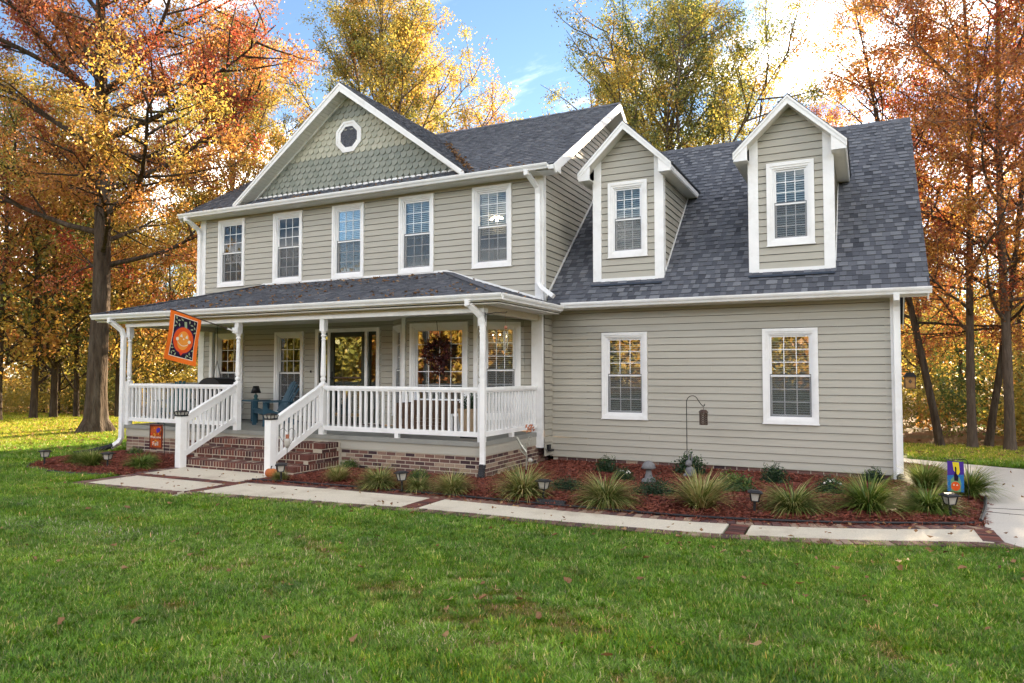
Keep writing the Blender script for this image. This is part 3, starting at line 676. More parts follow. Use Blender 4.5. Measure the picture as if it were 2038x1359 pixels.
# octagonal window
oc = hpart('octagon_window'); C8 = (-4.916, 7.39)
def octa(r): return [(C8[0] + r * math.cos(R(22.5 + 45 * i)), C8[1] + r * math.sin(R(22.5 + 45 * i))) for i in range(8)]
mb = MB()
for r0, r1, d in ((.395, .335, .055), (.345, .262, .04)):
    a, b2 = octa(r0), octa(r1)
    for i in range(8):
        j = (i + 1) % 8; mb.hexa([FGB.p(*a[i], -.02), FGB.p(*a[j], -.02), FGB.p(*b2[j], -.02), FGB.p(*b2[i], -.02)], [FGB.p(*a[i], d), FGB.p(*a[j], d), FGB.p(*b2[j], d), FGB.p(*b2[i], d)])
mb.build('casing', white, oc)
MB().prism([FGB.p(*p, .022) for p in octa(.275)], (0, -.004, 0)).build('pane', leaded, oc)
mb = MB(); c3 = FGB.p(C8[0], C8[1], .031)
for i in range(8):
    an = R(45 * i); mb.tube([c3 + Vector((math.cos(an) * .26 * k, 0, math.sin(an) * .26 * k)) for k in (0, 1)], .004, 4)
    mb.tube([c3 + Vector((math.cos(an) * .13 + math.cos(an + t) * .07, 0, math.sin(an) * .13 + math.sin(an + t) * .07)) for t in np.linspace(-2.4, 2.4, 8)], .004, 4)
mb.build('lead_came', screenf, oc)
MB().prism([FGB.p(*p, .003) for p in octa(.28)], (0, -.004, 0)).build('dark_backing', darkint, oc)

# ---- wall flashing strips
MB().bar((.035, -.35, 3.44), (.035, 2.62, 6.185), .012, .05).build('step_flashing', white, house)
MB().bar((-7.524, YM - .03, 4.075), (-2.245, YM - .03, 4.075), .03, .045).bar((-2.245, YM - .03, 4.075), (-.02, YM - .03, 3.375), .03, .045).bar((-7.524, YM - .03, 4.075), (-9.8, YM - .03, 3.36), .03, .045).build('wall_flashing', white, house)
# ================================================================== porch
XL, XR = -9.265, -.103; EX0, EX1, EY, EZ = -10.137, .38, -3.076, 3.215; TZ = 4.045
porch = hpart('porch')
# deck, skirt, ceiling, beams
MB().box(XL - .05, XR + .02, PF - .06, YM, .64, DECK).build('deck', deckm, porch)
MB().box(XL - .03, XR - .0, PF - .03, PF + .02, .475, .64).box(XR - .04, XR + .01, PF + .02, YM, .475, .64).box(XL - .03, XL + .02, PF + .02, YM, .475, .64).build('skirt_board', siding, porch)
MB().box(EX0 + .05, EX1 - .03, EY + .03, YM, 3.055, 3.07).build('ceiling', soffit, porch)
bt = flat('beam_cream', (.60, .54, .42), .5)
MB().box(XL - .07, XR + .07, PF - .065, PF + .065, 3.005, 3.056).build('beam', bt, porch)
MB().box(XL - .075, XR + .075, PF - .072, PF + .072, 2.93, 3.004).build('beam_trim', white, porch)
MB().box(XR - .065, XR + .065, PF + .073, YM, 2.935, 3.054).build('beam', bt, porch); MB().box(XL - .065, XL + .065, PF + .073, YM, 2.935, 3.054).build('beam', bt, porch)
# frieze between beam and roof edge: lapped boards facing front and side
FP = Fr((0, PF - .066, 0), (1, 0, 0), (0, 0, 1))
MB().box(XL - .07, XR + .07, PF - .068, PF - .02, 3.057, 3.20).box(XR + .02, XR + .069, PF - .02, YM, 3.057, 3.20).build('frieze', bt, porch)
MB().box(EX0 + .05, EX1 - .03, EY + .03, PF - .069, 3.10, 3.112).box(XR + .07, EX1 - .03, PF - .069, YM - .02, 3.10, 3.112).build('eave_soffit', soffit, porch)
MB().box(EX0 + .02, EX1 - .02, EY, EY + .02, 3.09, 3.205).box(EX1 - .04, EX1 - .02, EY + .02, -.38, 3.09, 3.205).box(EX0 + .02, EX0 + .04, EY + .02, YM, 3.09, 3.205).build('fascia', white, porch)
gutter((EX0 - .02, EY, 3.215), (EX1 + .08, EY, 3.215), (0, -1, 0)); gutter((EX1 - .02, EY - .06, 3.214), (EX1 - .02, -.46, 3.214), (1, 0, 0)); 
# porch roof: front slope and two hips
proof = hpart('porch_roof')
T0, T1 = Vector((-7.524, YM, TZ)), Vector((-2.245, YM, TZ)); E0, E1 = Vector((EX0, EY - .03, EZ)), Vector((EX1, EY - .03, EZ)); E2 = Vector((EX1 + .02, YM, EZ)); E3 = Vector((EX0, YM, EZ))
def slope(pts, O, U, seed, deckname='roof_deck'):
    nv = (pts[1] - pts[0]).cross(pts[2] - pts[0]).normalized()
    if nv.z < 0: nv = -nv
    fr = Fr(O, U, nv.cross(Vector(U)).normalized(), nv)
    pl = [((p - fr.O).dot(fr.U), (p - fr.O).dot(fr.V)) for p in pts]
    if sum(pl[i][0] * pl[(i + 1) % len(pl)][1] - pl[(i + 1) % len(pl)][0] * pl[i][1] for i in range(len(pl))) < 0: pl = pl[::-1]
    MB().prism([fr.p(u, v, -.03) for u, v in pl], fr.N * .03).build(deckname, blackp, proof); shingle_plane(proof, fr, pl, seed=seed)
    return fr, pl
PFR, PPL = slope([E0, E1, T1, T0], E0, (1, 0, 0), 31); HFR, HPL = slope([E1, E2, T1], E1, (0, 1, 0), 32); slope([E3, E0, T0], E3, (0, -1, 0), 33)
for a, b2 in ((E1, T1), (E0, T0)): MB().bar(a + Vector((0, 0, .015)), b2 + Vector((0, 0, .015)), .2, .018, a=.45).build('hip_cap', shingle, proof)

# porch posts
def turned(x, y, z0=DECK, z1=2.93, h=.056):
    mb = MB().box(x - h, x + h, y - h, y + h, z0, 1.70).box(x - h, x + h, y - h, y + h, 2.70, z1)
    pr = [(.050, 1.70), (.052, 1.715), (.036, 1.73), (.050, 1.75), (.055, 1.775), (.048, 1.80), (.034, 1.815), (.046, 1.83), (.052, 1.86), (.050, 1.95), (.046, 2.1), (.042, 2.3), (.038, 2.48), (.036, 2.52), (.046, 2.535), (.036, 2.55), (.034, 2.58), (.05, 2.60), (.052, 2.62), (.036, 2.64), (.05, 2.67), (.05, 2.70)]
    mb.lathe(pr, (x, y, 0), 14); return mb.build('porch_post', white, house)
PX = [XL, -5.856, -3.589, XR]
for x in PX: turned(x, PF)
MB().box(-.20, .03, YM - .12, YM - .031, .42, 3.2).build('pilaster', white, house)
MB().box(XL - .05, XL + .05, YM - .10, YM - .03, DECK, 2.93).build('pilaster', white, house)

# railings
BAL = MB().box(-.019, .019, -.019, .019, .885, 1.58).mesh('baluster', white)
def railing(p, q, n, blocks=1, name='porch_railing'):
    r = hpart(name); p, q = Vector(p), Vector(q); d = (q - p).normalized()
    MB().bar(p + Vector((0, 0, 1.605)), q + Vector((0, 0, 1.605)), .085, .035).bar(p + Vector((0, 0, 1.636)), q + Vector((0, 0, 1.636)), .06, .026).bar(p + Vector((0, 0, 1.572)), q + Vector((0, 0, 1.572)), .05, .03).build('top_rail', white, r)
    MB().bar(p + Vector((0, 0, .845)), q + Vector((0, 0, .845)), .07, .085).build('bottom_rail', white, r)
    for i in range(n):
        c = p.lerp(q, (i + .6) / (n + .2)); link('baluster', BAL, r, (c.x, c.y, 0), (0, 0, math.atan2(d.y, d.x)))
    for k in range(blocks):
        c = p.lerp(q, (k + 1) / (blocks + 1)); MB().box(c.x - .04, c.x + .04, c.y - .04, c.y + .04, DECK, .80).build('support_block', white, r)
h = .056
railing((XL + h, PF, 0), (-5.856 - h, PF, 0), 25); railing((-3.589 + h, PF, 0), (XR - h, PF, 0), 26); railing((XR, PF + h, 0), (XR, YM - .12, 0), 17); railing((XL, PF + h, 0), (XL, YM - .1, 0), 17)

# stair railings with newels and solar caps
lens = mat('clear_lens', (.45, .44, .40), .2, .1, 10)
for x in (-5.856, -3.589):
    r = hpart('stair_railing'); ny = -4.135
    MB().box(x - .07, x + .07, ny - .07, ny + .07, .09, 1.075).build('newel_post', white, r)
    cap = MB().box(x - .085, x + .085, ny - .085, ny + .085, 1.076, 1.10).hexa([(x - .10, ny - .10, 1.155), (x + .10, ny - .10, 1.155), (x + .10, ny + .10, 1.155), (x - .10, ny + .10, 1.155)], [(x - .045, ny - .045, 1.185), (x + .045, ny - .045, 1.185), (x + .045, ny + .045, 1.185), (x - .045, ny + .045, 1.185)])
    for i in (-1, 1):
        for j in (-1, 1): cap.bar((x + i * .076, ny + j * .076, 1.10), (x + i * .092, ny + j * .092, 1.156), .014, .014)
        cap.bar((x + i * .078, ny, 1.10), (x + i * .094, ny, 1.156), .01, .01).bar((x, ny + i * .078, 1.10), (x, ny + i * .094, 1.156), .01, .01)
    cap.build('solar_cap', blackp, r)
    MB().hexa([(x - .07, ny - .07, 1.101), (x + .07, ny - .07, 1.101), (x + .07, ny + .07, 1.101), (x - .07, ny + .07, 1.101)], [(x - .085, ny - .085, 1.154), (x + .085, ny - .085, 1.154), (x + .085, ny + .085, 1.154), (x - .085, ny + .085, 1.154)]).build('cap_lens', lens, r)
    a, b2 = Vector((x, ny + .07, 1.0)), Vector((x, PF - .06, 1.58)); dz = Vector((0, 0, 1)); s = (b2.z - a.z) / (b2.y - a.y)
    MB().bar(a, b2, .05, .135).bar(a + dz * .075, b2 + dz * .075, .085, .03).build('top_rail', white, r)
    c, d = Vector((x, ny + .07, .36)), Vector((x, PF - .06, .36 + s * (PF - .06 - ny - .07))); MB().bar(c, d, .05, .10).build('bottom_rail', white, r)
    for i in range(10):
        f = (i + .7) / 10.4; p, q = c.lerp(d, f), a.lerp(b2, f); MB().box(p.x - .019, p.x + .019, p.y - .019, p.y + .019, p.z + .03, q.z - .05).build('baluster', white, r)

# ---- brick steps
steps = thing('brick_steps', 'three wide dark red brick steps leading up to the porch', 'steps')
rg = random.Random(21); SX0, SX1 = -6.02, -3.12
tiers = [(-4.055, .265), (-3.70, .435), (-3.345, .605)]
ROW = [MB().box(-.028, .028, 0, .20, 0, .094, t).mesh('brick', brick_r) for t in (.02, .2, .35, .5, .65, .8, .95)]
STR = [MB().box(0, .19, 0, .095, 0, .052, t).mesh('brick', brick_r) for t in (.02, .2, .4, .6, .8, .98)]
for k, (yf, zt) in enumerate(tiers):
    MB().box(SX0 + .005, SX1 - .005, yf + .005, PF - .031, zt - .172 if k else .06, zt - .009).build('mortar_core', mortar, steps)
    n = int((SX1 - .2 - SX0) / .0725)
    for i in range(n):
        link('brick', rg.choice(ROW), steps, (SX0 + .031 + i * .0725, yf + rg.uniform(-.003, .003), zt - .10 + rg.uniform(-.003, .002)), (0, 0, rg.uniform(-.015, .015)))
    MB().box(SX1 - .20, SX1, yf, yf + .098, zt - .10, zt - .004, .55).build('brick', brick_r, steps)
    for i in range(n): link('brick', rg.choice(ROW), steps, (SX0 + .031 + i * .0725, yf + .212, zt - .10 + rg.uniform(-.004, .001)))
    for i in range(int((SX1 - SX0) / .208)):
        link('brick', rg.choice(STR), steps, (SX0 + i * .208 + (.1 if k % 2 else 0), yf + .001, zt - .168))
    m = int((PF - .03 - yf - .105) / .0725)
    for i in range(m):
        link('brick', rg.choice(ROW), steps, (SX1, yf + .135 + i * .0725, zt - .10 + rg.uniform(-.003, .002)), (0, 0, math.pi / 2))
    for i in range(max(1, int((PF + .06 - yf) / .208))):
        link('brick', rg.choice(STR), steps, (SX1 + .001, yf + .01 + i * .208, zt - .168), (0, 0, math.pi / 2))

# ---- porch foundation
fd = hpart('porch_foundation'); BR = [MB().box(0, .191, 0, .09, 0, .054, t).mesh('brick', brick_d) for t in (.02, .15, .28, .4, .5, .6, .7, .8, .9, .98)]
MB().box(XL - .012, XR - .004, PF - .017, PF + .2, .02, .474).box(XR - .2, XR - .004, PF + .2, YM, .02, .474).build('mortar', mortar, fd)
for j in range(5):
    z = .125 + j * .0695; o = .104 if j % 2 else 0
    for x0, x1 in ((XL - .02, SX0), (SX1 + .02, XR - .06)):
        x = x0 - o * 0 + (o if x0 > -5 else 0)
        while x + .15 < x1 + (.05 if x1 > -1 else .12): link('brick', rg.choice(BR), fd, (x, PF - .022 + rg.uniform(-.002, .002), z)); x += .207
    y = PF - .02 + o
    while y < -.1: link('brick', rg.choice(BR), fd, (XR - .0 + .0, y, z), (0, 0, math.pi / 2)); y += .207
# low brick base under the wing wall
wf = hpart('wing_foundation'); MB().box(.02, 6.2, .008, .2, .02, .204).build('mortar', mortar, wf)
for j in range(2):
    x = .03 + .1 * j
    while x < 6.05: link('brick', rg.choice(BR), wf, (x, .0, .072 + j * .066)); x += .207

# ---- bay window
bay = hpart('bay'); B = [Vector((-3.64, YM, 0)), Vector((-2.93, -1.05, 0)), Vector((-1.195, -1.05, 0)), Vector((-.40, YM, 0))]
for k in range(3):
    a, b2 = B[k], B[k + 1]; L = (b2 - a).length; fr = Fr(a, b2 - a, (0, 0, 1))
    op = ((L / 2 - .34, L / 2 + .34, .98, 2.92), (.16, L - .18, 1.20, 2.925), (L / 2 - .40, L / 2 + .40, .98, 2.92))[k]
    siding_wall(bay, fr, [(0.02, DECK + .02), (L - .02, DECK + .02), (L - .02, 3.06), (.02, 3.06)], [inset(op)], parts=False)
    lamp = [(L / 2 + dx, 2.66 + dz, .22, .018) for dx, dz in ((-.12, 0), (.02, .02), (.16, -.01))] if k == 2 else None
    if k == 1: window(fr, op, 4, 5, hung=False, blind=0, depth=.55, side=-.02, cas=.10)
    else: window(fr, op, 3, 3, blind=.9 if k == 2 else 0, lamp=lamp, depth=.5, side=-.05)
for p in (B[1], B[2]): MB().box(p.x - .045, p.x + .045, p.y - .045, p.y + .045, DECK, 3.06).build('corner_board', white, bay)

# ---- front door with sidelights
fd2 = hpart('front_door'); f = FM; u0, u1, v0, v1 = DR
mb = MB().box(u0, u1, v1 - .09, v1, -.03, .05, fr=f).box(u0, u0 + .09, v0, v1 - .09, -.03, .05, fr=f).box(u1 - .09, u1, v0, v1 - .09, -.03, .05, fr=f)
dl, dr_ = -5.40, -4.40
mb.box(dl - .075, dl, v0, v1 - .09, -.05, .045, fr=f).box(dr_, dr_ + .075, v0, v1 - .09, -.05, .045, fr=f); mb.build('casing', white, fd2)
for a, b2 in ((u0 + .09, dl - .075), (dr_ + .075, u1 - .09)):
    MB().box(a, a + .045, v0, v1 - .09, -.06, .0, fr=f).box(b2 - .045, b2, v0, v1 - .09, -.06, 0, fr=f).box(a + .045, b2 - .045, v0, v0 + .35, -.06, 0, fr=f).box(a + .045, b2 - .045, v1 - .17, v1 - .09, -.06, 0, fr=f).build('sidelight_frame', doorm, fd2)
    MB().box(a + .045, b2 - .045, v0 + .35, v1 - .17, -.035, -.031, fr=f).build('sidelight_pane', glass, fd2)
a, b2, c, d = dl, dr_, v0, v1 - .09
MB().box(a, a + .10, c, d, -.02, .03, fr=f).box(b2 - .10, b2, c, d, -.02, .03, fr=f).box(a + .1, b2 - .1, d - .11, d, -.02, .03, fr=f).box(a + .1, b2 - .1, c, c + .16, -.02, .03, fr=f).build('storm_door', doorm, fd2)
MB().box(a + .10, b2 - .10, c + .16, d - .11, .004, .008, fr=f).build('storm_pane', glass, fd2)
MB().box(a + .10, b2 - .10, 1.77, 1.80, .01, .03, fr=f).build('push_bar', bronze, fd2)
MB().box(a + .03, a + .07, 1.72, 1.92, .03, .05, fr=f).bar(f.p(a + .05, 1.78, .05), f.p(a + .05, 1.78, .09), .02, .02).bar(f.p(a + .05, 1.78, .085), f.p(a + .14, 1.78, .085), .02, .016).build('handle', blackm, fd2)
MB().box(a, b2, c, d, -.16, -.12, fr=f).build('door_leaf', doorm, fd2)
gold = flat('inner_glass_frame', (.30, .22, .10), .5)
oval = [(math.cos(t) * .27, math.sin(t) * .62) for t in np.linspace(0, 2 * math.pi, 28, endpoint=False)]
cu, cv = (a + b2) / 2, 1.95
mb = MB()
for i in range(28):
    p, q = oval[i], oval[(i + 1) % 28]; mb.hexa([f.p(cu + p[0], cv + p[1], -.12), f.p(cu + q[0], cv + q[1], -.12), f.p(cu + q[0] * .9, cv + q[1] * .95, -.12), f.p(cu + p[0] * .9, cv + p[1] * .95, -.12)], [f.p(cu + p[0], cv + p[1], -.1), f.p(cu + q[0], cv + q[1], -.1), f.p(cu + q[0] * .9, cv + q[1] * .95, -.1), f.p(cu + p[0] * .9, cv + p[1] * .95, -.1)])
mb.build('oval_frame', gold, fd2); MB().prism([f.p(cu + x * .9, cv + y * .95, -.118) for x, y in oval], (0, -.006, 0)).build('oval_pane', glass, fd2)
MB().box(u0 - .02, u1 + .02, .721, .745, -.05, .10, fr=f).build('threshold', bronze, fd2)
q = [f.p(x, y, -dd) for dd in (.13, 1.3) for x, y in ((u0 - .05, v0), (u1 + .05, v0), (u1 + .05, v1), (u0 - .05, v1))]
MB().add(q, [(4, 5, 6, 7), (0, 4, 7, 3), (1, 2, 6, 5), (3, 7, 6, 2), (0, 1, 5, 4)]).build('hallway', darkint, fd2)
MB().box(-6.01, -5.97, 1.90, 1.95, .018, .035, fr=f).build('doorbell', blackp, house)

# ---- downspouts
def spout(path, m=white, name='downspout', r=.06):
    return MB().tube(path, r, 4, ph=math.pi / 4).build(name, m, house)
def elbow(top, wall, bottom, kick):
    """from the gutter outlet back to the wall, down, and a kick-out at the foot"""
    t, w_, b2, k = Vector(top), Vector(wall), Vector(bottom), Vector(kick)
    return [t, t + Vector((0, 0, -.08)), t.lerp(w_, .15) + Vector((0, 0, -.03)), w_ + (t - w_) * .12 + Vector((0, 0, .03)), w_ + Vector((0, 0, -.06)), b2 + Vector((0, 0, .08)), b2.lerp(k, .25) + Vector((0, 0, .02)), k]
spout(elbow((-9.86, -.90, 5.90), (-9.76, YM - .075, 5.55), (-9.76, YM - .075, 3.52), (-9.78, YM - .10, 3.46)))
spout(elbow((-.16, -.90, 5.90), (-.06, YM - .085, 5.55), (-.05, YM - .085, 3.62), (.30, YM - .16, 3.40)))
spout(elbow((-9.52, EY - .05, 3.12), (XL - .09, PF - .10, 2.78), (XL - .09, PF - .10, .34), (XL - .16, PF - .30, .22)))
spout(elbow((-.20, EY - .05, 3.12), (-.02, PF - .12, 2.78), (-.02, PF - .12, .40), (-.02, PF - .14, .28)))
spout(elbow((6.24, -.46, 3.18), (6.24, -.085, 2.98), (6.24, -.085, .24), (6.25, -.14, .17)), r=.06)
cor = lambda path, r: MB().tube(path, [r * (1.08 if i % 2 else .95) for i in range(len(path))], 10).build('drain_pipe', blackp, house)
def bez(a, b2, c, n): 
    a, b2, c = Vector(a), Vector(b2), Vector(c); return [a * (1 - t) ** 2 + b2 * 2 * t * (1 - t) + c * t * t for t in np.linspace(0, 1, n)]
cor(bez((-.02, PF - .13, .36), (-.02, PF - .16, .16), (.05, PF - .34, .13), 14), .06); cor(bez((XL - .14, PF - .27, .26), (XL - .30, PF - .6, .15), (XL - .45, PF - .95, .13), 20), .055); cor(bez((6.25, -.12, .20), (6.28, -.22, .15), (6.42, -.42, .13), 10), .065)
# small fixtures on the house
wl = hpart('wall_lantern'); x, y, z = 6.47, .95, 1.77
MB().tube([(6.25, y, z + .13), (6.36, y, z + .20), (6.46, y, z + .19), (6.47, y, z + .14)], .010, 6).box(6.245, 6.26, y - .05, y + .05, z + .05, z + .2).build('bracket', blackm, wl)
MB().hexa([(x - .11, y - .11, z + .06), (x + .11, y - .11, z + .06), (x + .11, y + .11, z + .06), (x - .11, y + .11, z + .06)], [(x - .05, y - .05, z + .14), (x + .05, y - .05, z + .14), (x + .05, y + .05, z + .14), (x - .05, y + .05, z + .14)]).build('lantern_hood', blackm, wl)
amber = flat('amber_glass', (.36, .20, .08), .3)
MB().box(x - .08, x + .08, y - .08, y + .08, z - .13, z + .06).build('amber_panels', amber, wl)
mb = MB()
for i in (-1, 1):
    for j in (-1, 1): mb.box(x + i * .082 - .007, x + i * .082 + .007, y + j * .082 - .007, y + j * .082 + .007, z - .135, z + .062)
mb.box(x - .09, x + .09, y - .09, y + .09, z - .145, z - .131); mb.prism([(x - .03, y - .086, z - .02), (x, y - .086, z - .06), (x + .03, y - .086, z - .02), (x, y - .086, z + .02)], (0, .004, 0)); mb.build('cage', bronze, wl)
MB().box(.02, .07, -.33, -.22, .36, .46).box(.05, .13, -.34, -.2, .33, .37).build('hose_box', blackp, house)
# ================================================================== planting beds
def inpoly(P, poly):
    x, y = P[:, 0], P[:, 1]; r = np.zeros(len(P), bool); n = len(poly)
    for i in range(n):
        x0, y0 = poly[i]; x1, y1 = poly[(i + 1) % n]
        c = ((y0 > y) != (y1 > y)) & (x < (x1 - x0) * (y - y0) / (y1 - y0 + 1e-12) + x0); r ^= c
    return r
ib = [tuple(offs(IC, s, .02)) for s in np.linspace(0, 1, 40)]
BED_R = ib + [(7.1, -2.4), (7.26, -1.4), (7.13, .5), (7.0, 2.2), (6.3, 2.9), (6.2, .0), (.0, .02), (-.08, -.3), (-.08, PF), (-3.1, PF), (-3.12, -4.05), (-3.27, -4.2)]
BED_L = [(-9.35, -2.82), (-9.5, -4.4), (-8.5, -5.42), (-6.9, -5.55), (-6.02, -5.3), (-6.0, -4.02), (-6.04, -2.82)]
rng = np.random.default_rng(5)
mulch = mat('mulch_ground', (.075, .022, .015), .95, .5, 45, 1., 90, .1, detail=8)
def bed_height(P, poly):
    e = np.full(len(P), 9.); q = np.array(poly)
    for i in range(len(q)):
        a, b2 = q[i], q[(i + 1) % len(q)]; d = b2 - a; t_ = np.clip(((P - a) @ d) / (d @ d + 1e-9), 0, 1); e = np.minimum(e, np.hypot(*(P - a - t_[:, None] * d).T))
    return .098 + .05 * sstep(.0, .35, e) + .02 * np.sin(P[:, 0] * 2.3) * np.sin(P[:, 1] * 2.9) * sstep(.2, .6, e)
def bed(poly, label, cs=.07):
    q = np.array(poly); xs = np.arange(q[:, 0].min(), q[:, 0].max(), cs); ys = np.arange(q[:, 1].min(), q[:, 1].max(), cs); X, Y = np.meshgrid(xs, ys); P = np.stack([X.ravel(), Y.ravel()], 1)
    Z = bed_height(P, poly); n = len(xs); ii = (np.arange(len(ys) - 1)[:, None] * n + np.arange(n - 1)[None]).ravel(); ce = P[ii] + cs / 2; ii = ii[inpoly(ce, poly)]
    return link('mulch_bed', npmesh('mulch_bed', np.c_[P, Z], np.stack([ii, ii + 1, ii + n + 1, ii + n], 1), mulch), kind='structure')
bed(BED_R, 'a'); bed(BED_L, 'b')
# wood chips
src = []
for k in range(5):
    n = 9; c = np.c_[rng.normal(0, .035, (n, 2)), rng.uniform(.0, .018, n)]; v, q = leaf_quads(c, .055, .014, rng, 0, .05, .75); src.append(npmesh('chip', v, q, chipm, rng.beta(1.6, 1.8, n)))
pp = []
for poly, n in ((BED_R, 26000), (BED_L, 6000)):
    q = np.array(poly); P = rng.uniform(q.min(0), q.max(0), (n, 2)); P = P[inpoly(P, poly)]; pp.append(np.c_[P, bed_height(P, poly) + .004])
pp = np.concatenate(pp); n = len(pp)
tag(gn_scatter('mulch_chips', pp, np.c_[np.zeros((n, 2)), rng.uniform(0, 6.3, n)], rng.uniform(.8, 1.5, n), rng.integers(0, 5, n), np.ones((n, 4)), src), 'red-brown shredded wood mulch covering the flower beds', 'mulch', kind='stuff')
# plastic edging
e = thing('bed_edging', 'thin black plastic edging strip between mulch and brick border', 'edging')
ed = [tuple(offs(IC, s, .125)) for s in np.linspace(.0, 1, 50)]
MB().tube([(x, y, .135) for x, y in ed], .016, 5).build('edging_tube', blackp, e); MB().tube([(x, y, .14) for x, y in [(6.98, -3.3), (7.1, -2.6), (7.16, -2.2), (7.26, -1.4)]], .022, 5).build('edging_tube', blackp, e)
e2 = MB().tube([(x, y, .115) for x, y in [(-9.5, -4.5), (-9.0, -5.05), (-8.5, -5.4), (-7.6, -5.55), (-6.9, -5.55), (-6.1, -5.35)]], .018, 5).build('bed_edging', blackp); tag(e2, 'curved black edging strip round the small bed beside the steps', 'edging')
d = thing('drain_outlet', 'black corrugated drain outlet lying at the walk edge', 'drain', (1.92, -4.52, .13), R(-4))
MB().tube([(-.22 + i * .022, 0, .0) for i in range(21)], [.055 if i % 2 else .048 for i in range(21)], 10).build('pipe', blackp, d)

# ------------------------------------------------------------------ plants
def blades(n, L, wd, seed, el=(48, 85), droop=1.5, seg=5, hue=(.55, .22), r=.07):
    rg = np.random.default_rng(seed); az = rg.uniform(0, 2 * np.pi, n); e0 = np.radians(rg.uniform(*el, n)); l = L * rg.uniform(.6, 1.1, n)
    p = np.stack([np.cos(az) * r * rg.random(n), np.sin(az) * r * rg.random(n), np.zeros(n)], 1); out = np.stack([np.cos(az), np.sin(az), 0 * az], 1); sd = np.stack([-np.sin(az), np.cos(az), 0 * az], 1)
    rows = []; dr = rg.uniform(.5, 1.2, n) * droop
    for k in range(seg + 1):
        w_ = wd * (1 - (k / seg) ** 2.2) * .5 + .0006; rows.append(np.stack([p - sd * w_, p + sd * w_], 1)); ang = e0 - dr * (k + .5) / seg * np.cos(e0 * .3)
        p = p + (out * np.cos(ang)[:, None] + np.array([0, 0, 1.]) * np.sin(ang)[:, None]) * (l / seg)[:, None]
    v = np.stack(rows, 1).reshape(n, -1, 3); m = (seg + 1) * 2; q = np.array([[2 * k, 2 * k + 1, 2 * k + 3, 2 * k + 2] for k in range(seg)])
    q = (q[None] + (np.arange(n) * m)[:, None, None]).reshape(-1, 4); h = np.repeat(rg.normal(hue[0], hue[1], n), seg); v = v.reshape(-1, 3); v[:, 2] = np.maximum(v[:, 2], .004)
    return v, q, h
def bm_(n, L, w_, sd_, m, **k): v, q, h = blades(n, L, w_, sd_, **k); return npmesh('blades', v, q, m, h)
LV = [bm_((820, 960, 700, 640)[k], (.52, .55, .46, .56)[k], .0115, 40 + k, liriope, hue=((.6, .54, .68, .46)[k], .27), el=((40, 86), (34, 84), (46, 88), (40, 80))[k], droop=(1.5, 1.8, 1.2, 1.9)[k]) for k in range(4)]
LG_ = [bm_((1100, 950, 1200)[k], (.60, .57, .56)[k], .0105, 60 + k, liriope_g, hue=((.6, .5, .7)[k], .24), el=((42, 88), (36, 85), (45, 88))[k], droop=(1.6, 1.9, 1.3)[k]) for k in range(3)]
def tuft(x, y, z, pool, k, s, rz, label, grp):
    t_ = thing('ornamental_grass', label, 'grass clump', (x, y, z), rz, grp, s); link('blades', pool[k % len(pool)], t_); return t_
GG = 'striped grass clumps along the walk'
for i, (x, y, s, lb) in enumerate([
    (1.40, -4.30, 1.12, 'striped grass clump at the bed corner, just right of the porch drain pipe'),
    (2.62, -4.28, 1.05, 'spiky cream striped grass clump next to the black drain outlet'),
    (3.84, -4.08, 1.25, 'wide striped grass clump in front of the rabbit statue'),
    (4.92, -3.72, 1.08, 'striped grass clump just right of the path light by the middle brick band'),
    (.30, -4.42, .80, 'small pale grass clump second in from the porch drain pipe'),
    (-1.00, -4.45, .85, 'green and cream grass clump midway between the steps and porch drain'),
    (-1.90, -4.35, .74, 'low arching pale grass clump beside the brick steps'),
    (-.30, -4.42, .66, 'small olive grass clump behind the path light before the porch'),
    (-2.92, -4.58, .42, 'little grass clump at the foot of the stair newel by the path light')]):
    tuft(x, y, .13, LV, i, s, i * 1.3, lb, GG)
for i, (x, y, s, lb) in enumerate([
    (5.78, -3.30, 1.05, 'large green grass clump, third from the drive end of the bed'),
    (6.46, -2.95, .95, 'big green grass clump behind the last path light near the drive'),
    (6.55, -.95, .95, 'tall green grass clump at the foot of the white wing downspout'),
    (7.08, -1.30, .95, 'green grass clump spilling over the drive behind the purple flag'),
    (-6.35, -4.60, .72, 'green grass clump nearest the steps in the small bed'),
    (-7.25, -4.95, .75, 'green grass clump between the two path lights of the small bed'),
    (-7.95, -4.75, .62, 'green grass clump beside the path light farthest from the steps'),
    (-6.75, -4.15, .55, 'green grass tuft below the autumn garden flag')]):
    tuft(x, y, .12, LG_, i, s, i * 1.1, lb, 'green grass clumps in the beds')
def shrub_mesh(n, r, h, seed, L=.035, hue=(.35, .2), pw=.5):
    rg = np.random.default_rng(seed); d = rg.normal(size=(n, 3)); d /= np.linalg.norm(d, axis=1)[:, None]; d[:, 2] = np.abs(d[:, 2]); q = rg.random(n) ** pw
    lob = 1 + .16 * np.sin(d[:, 0] * 5 + seed) * np.cos(d[:, 1] * 6) + .08 * rg.normal(size=n); c = d * (q * lob)[:, None] * np.array([r, r, h]); c[:, 2] += .02
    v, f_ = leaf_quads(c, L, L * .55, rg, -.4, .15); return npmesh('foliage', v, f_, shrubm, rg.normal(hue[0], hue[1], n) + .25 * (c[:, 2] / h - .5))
SH = [shrub_mesh(1500, .22, .30, 1), shrub_mesh(2200, .34, .24, 2, .03, (.25, .12)), shrub_mesh(1500, .30, .26, 3, .04, (.75, .12))]
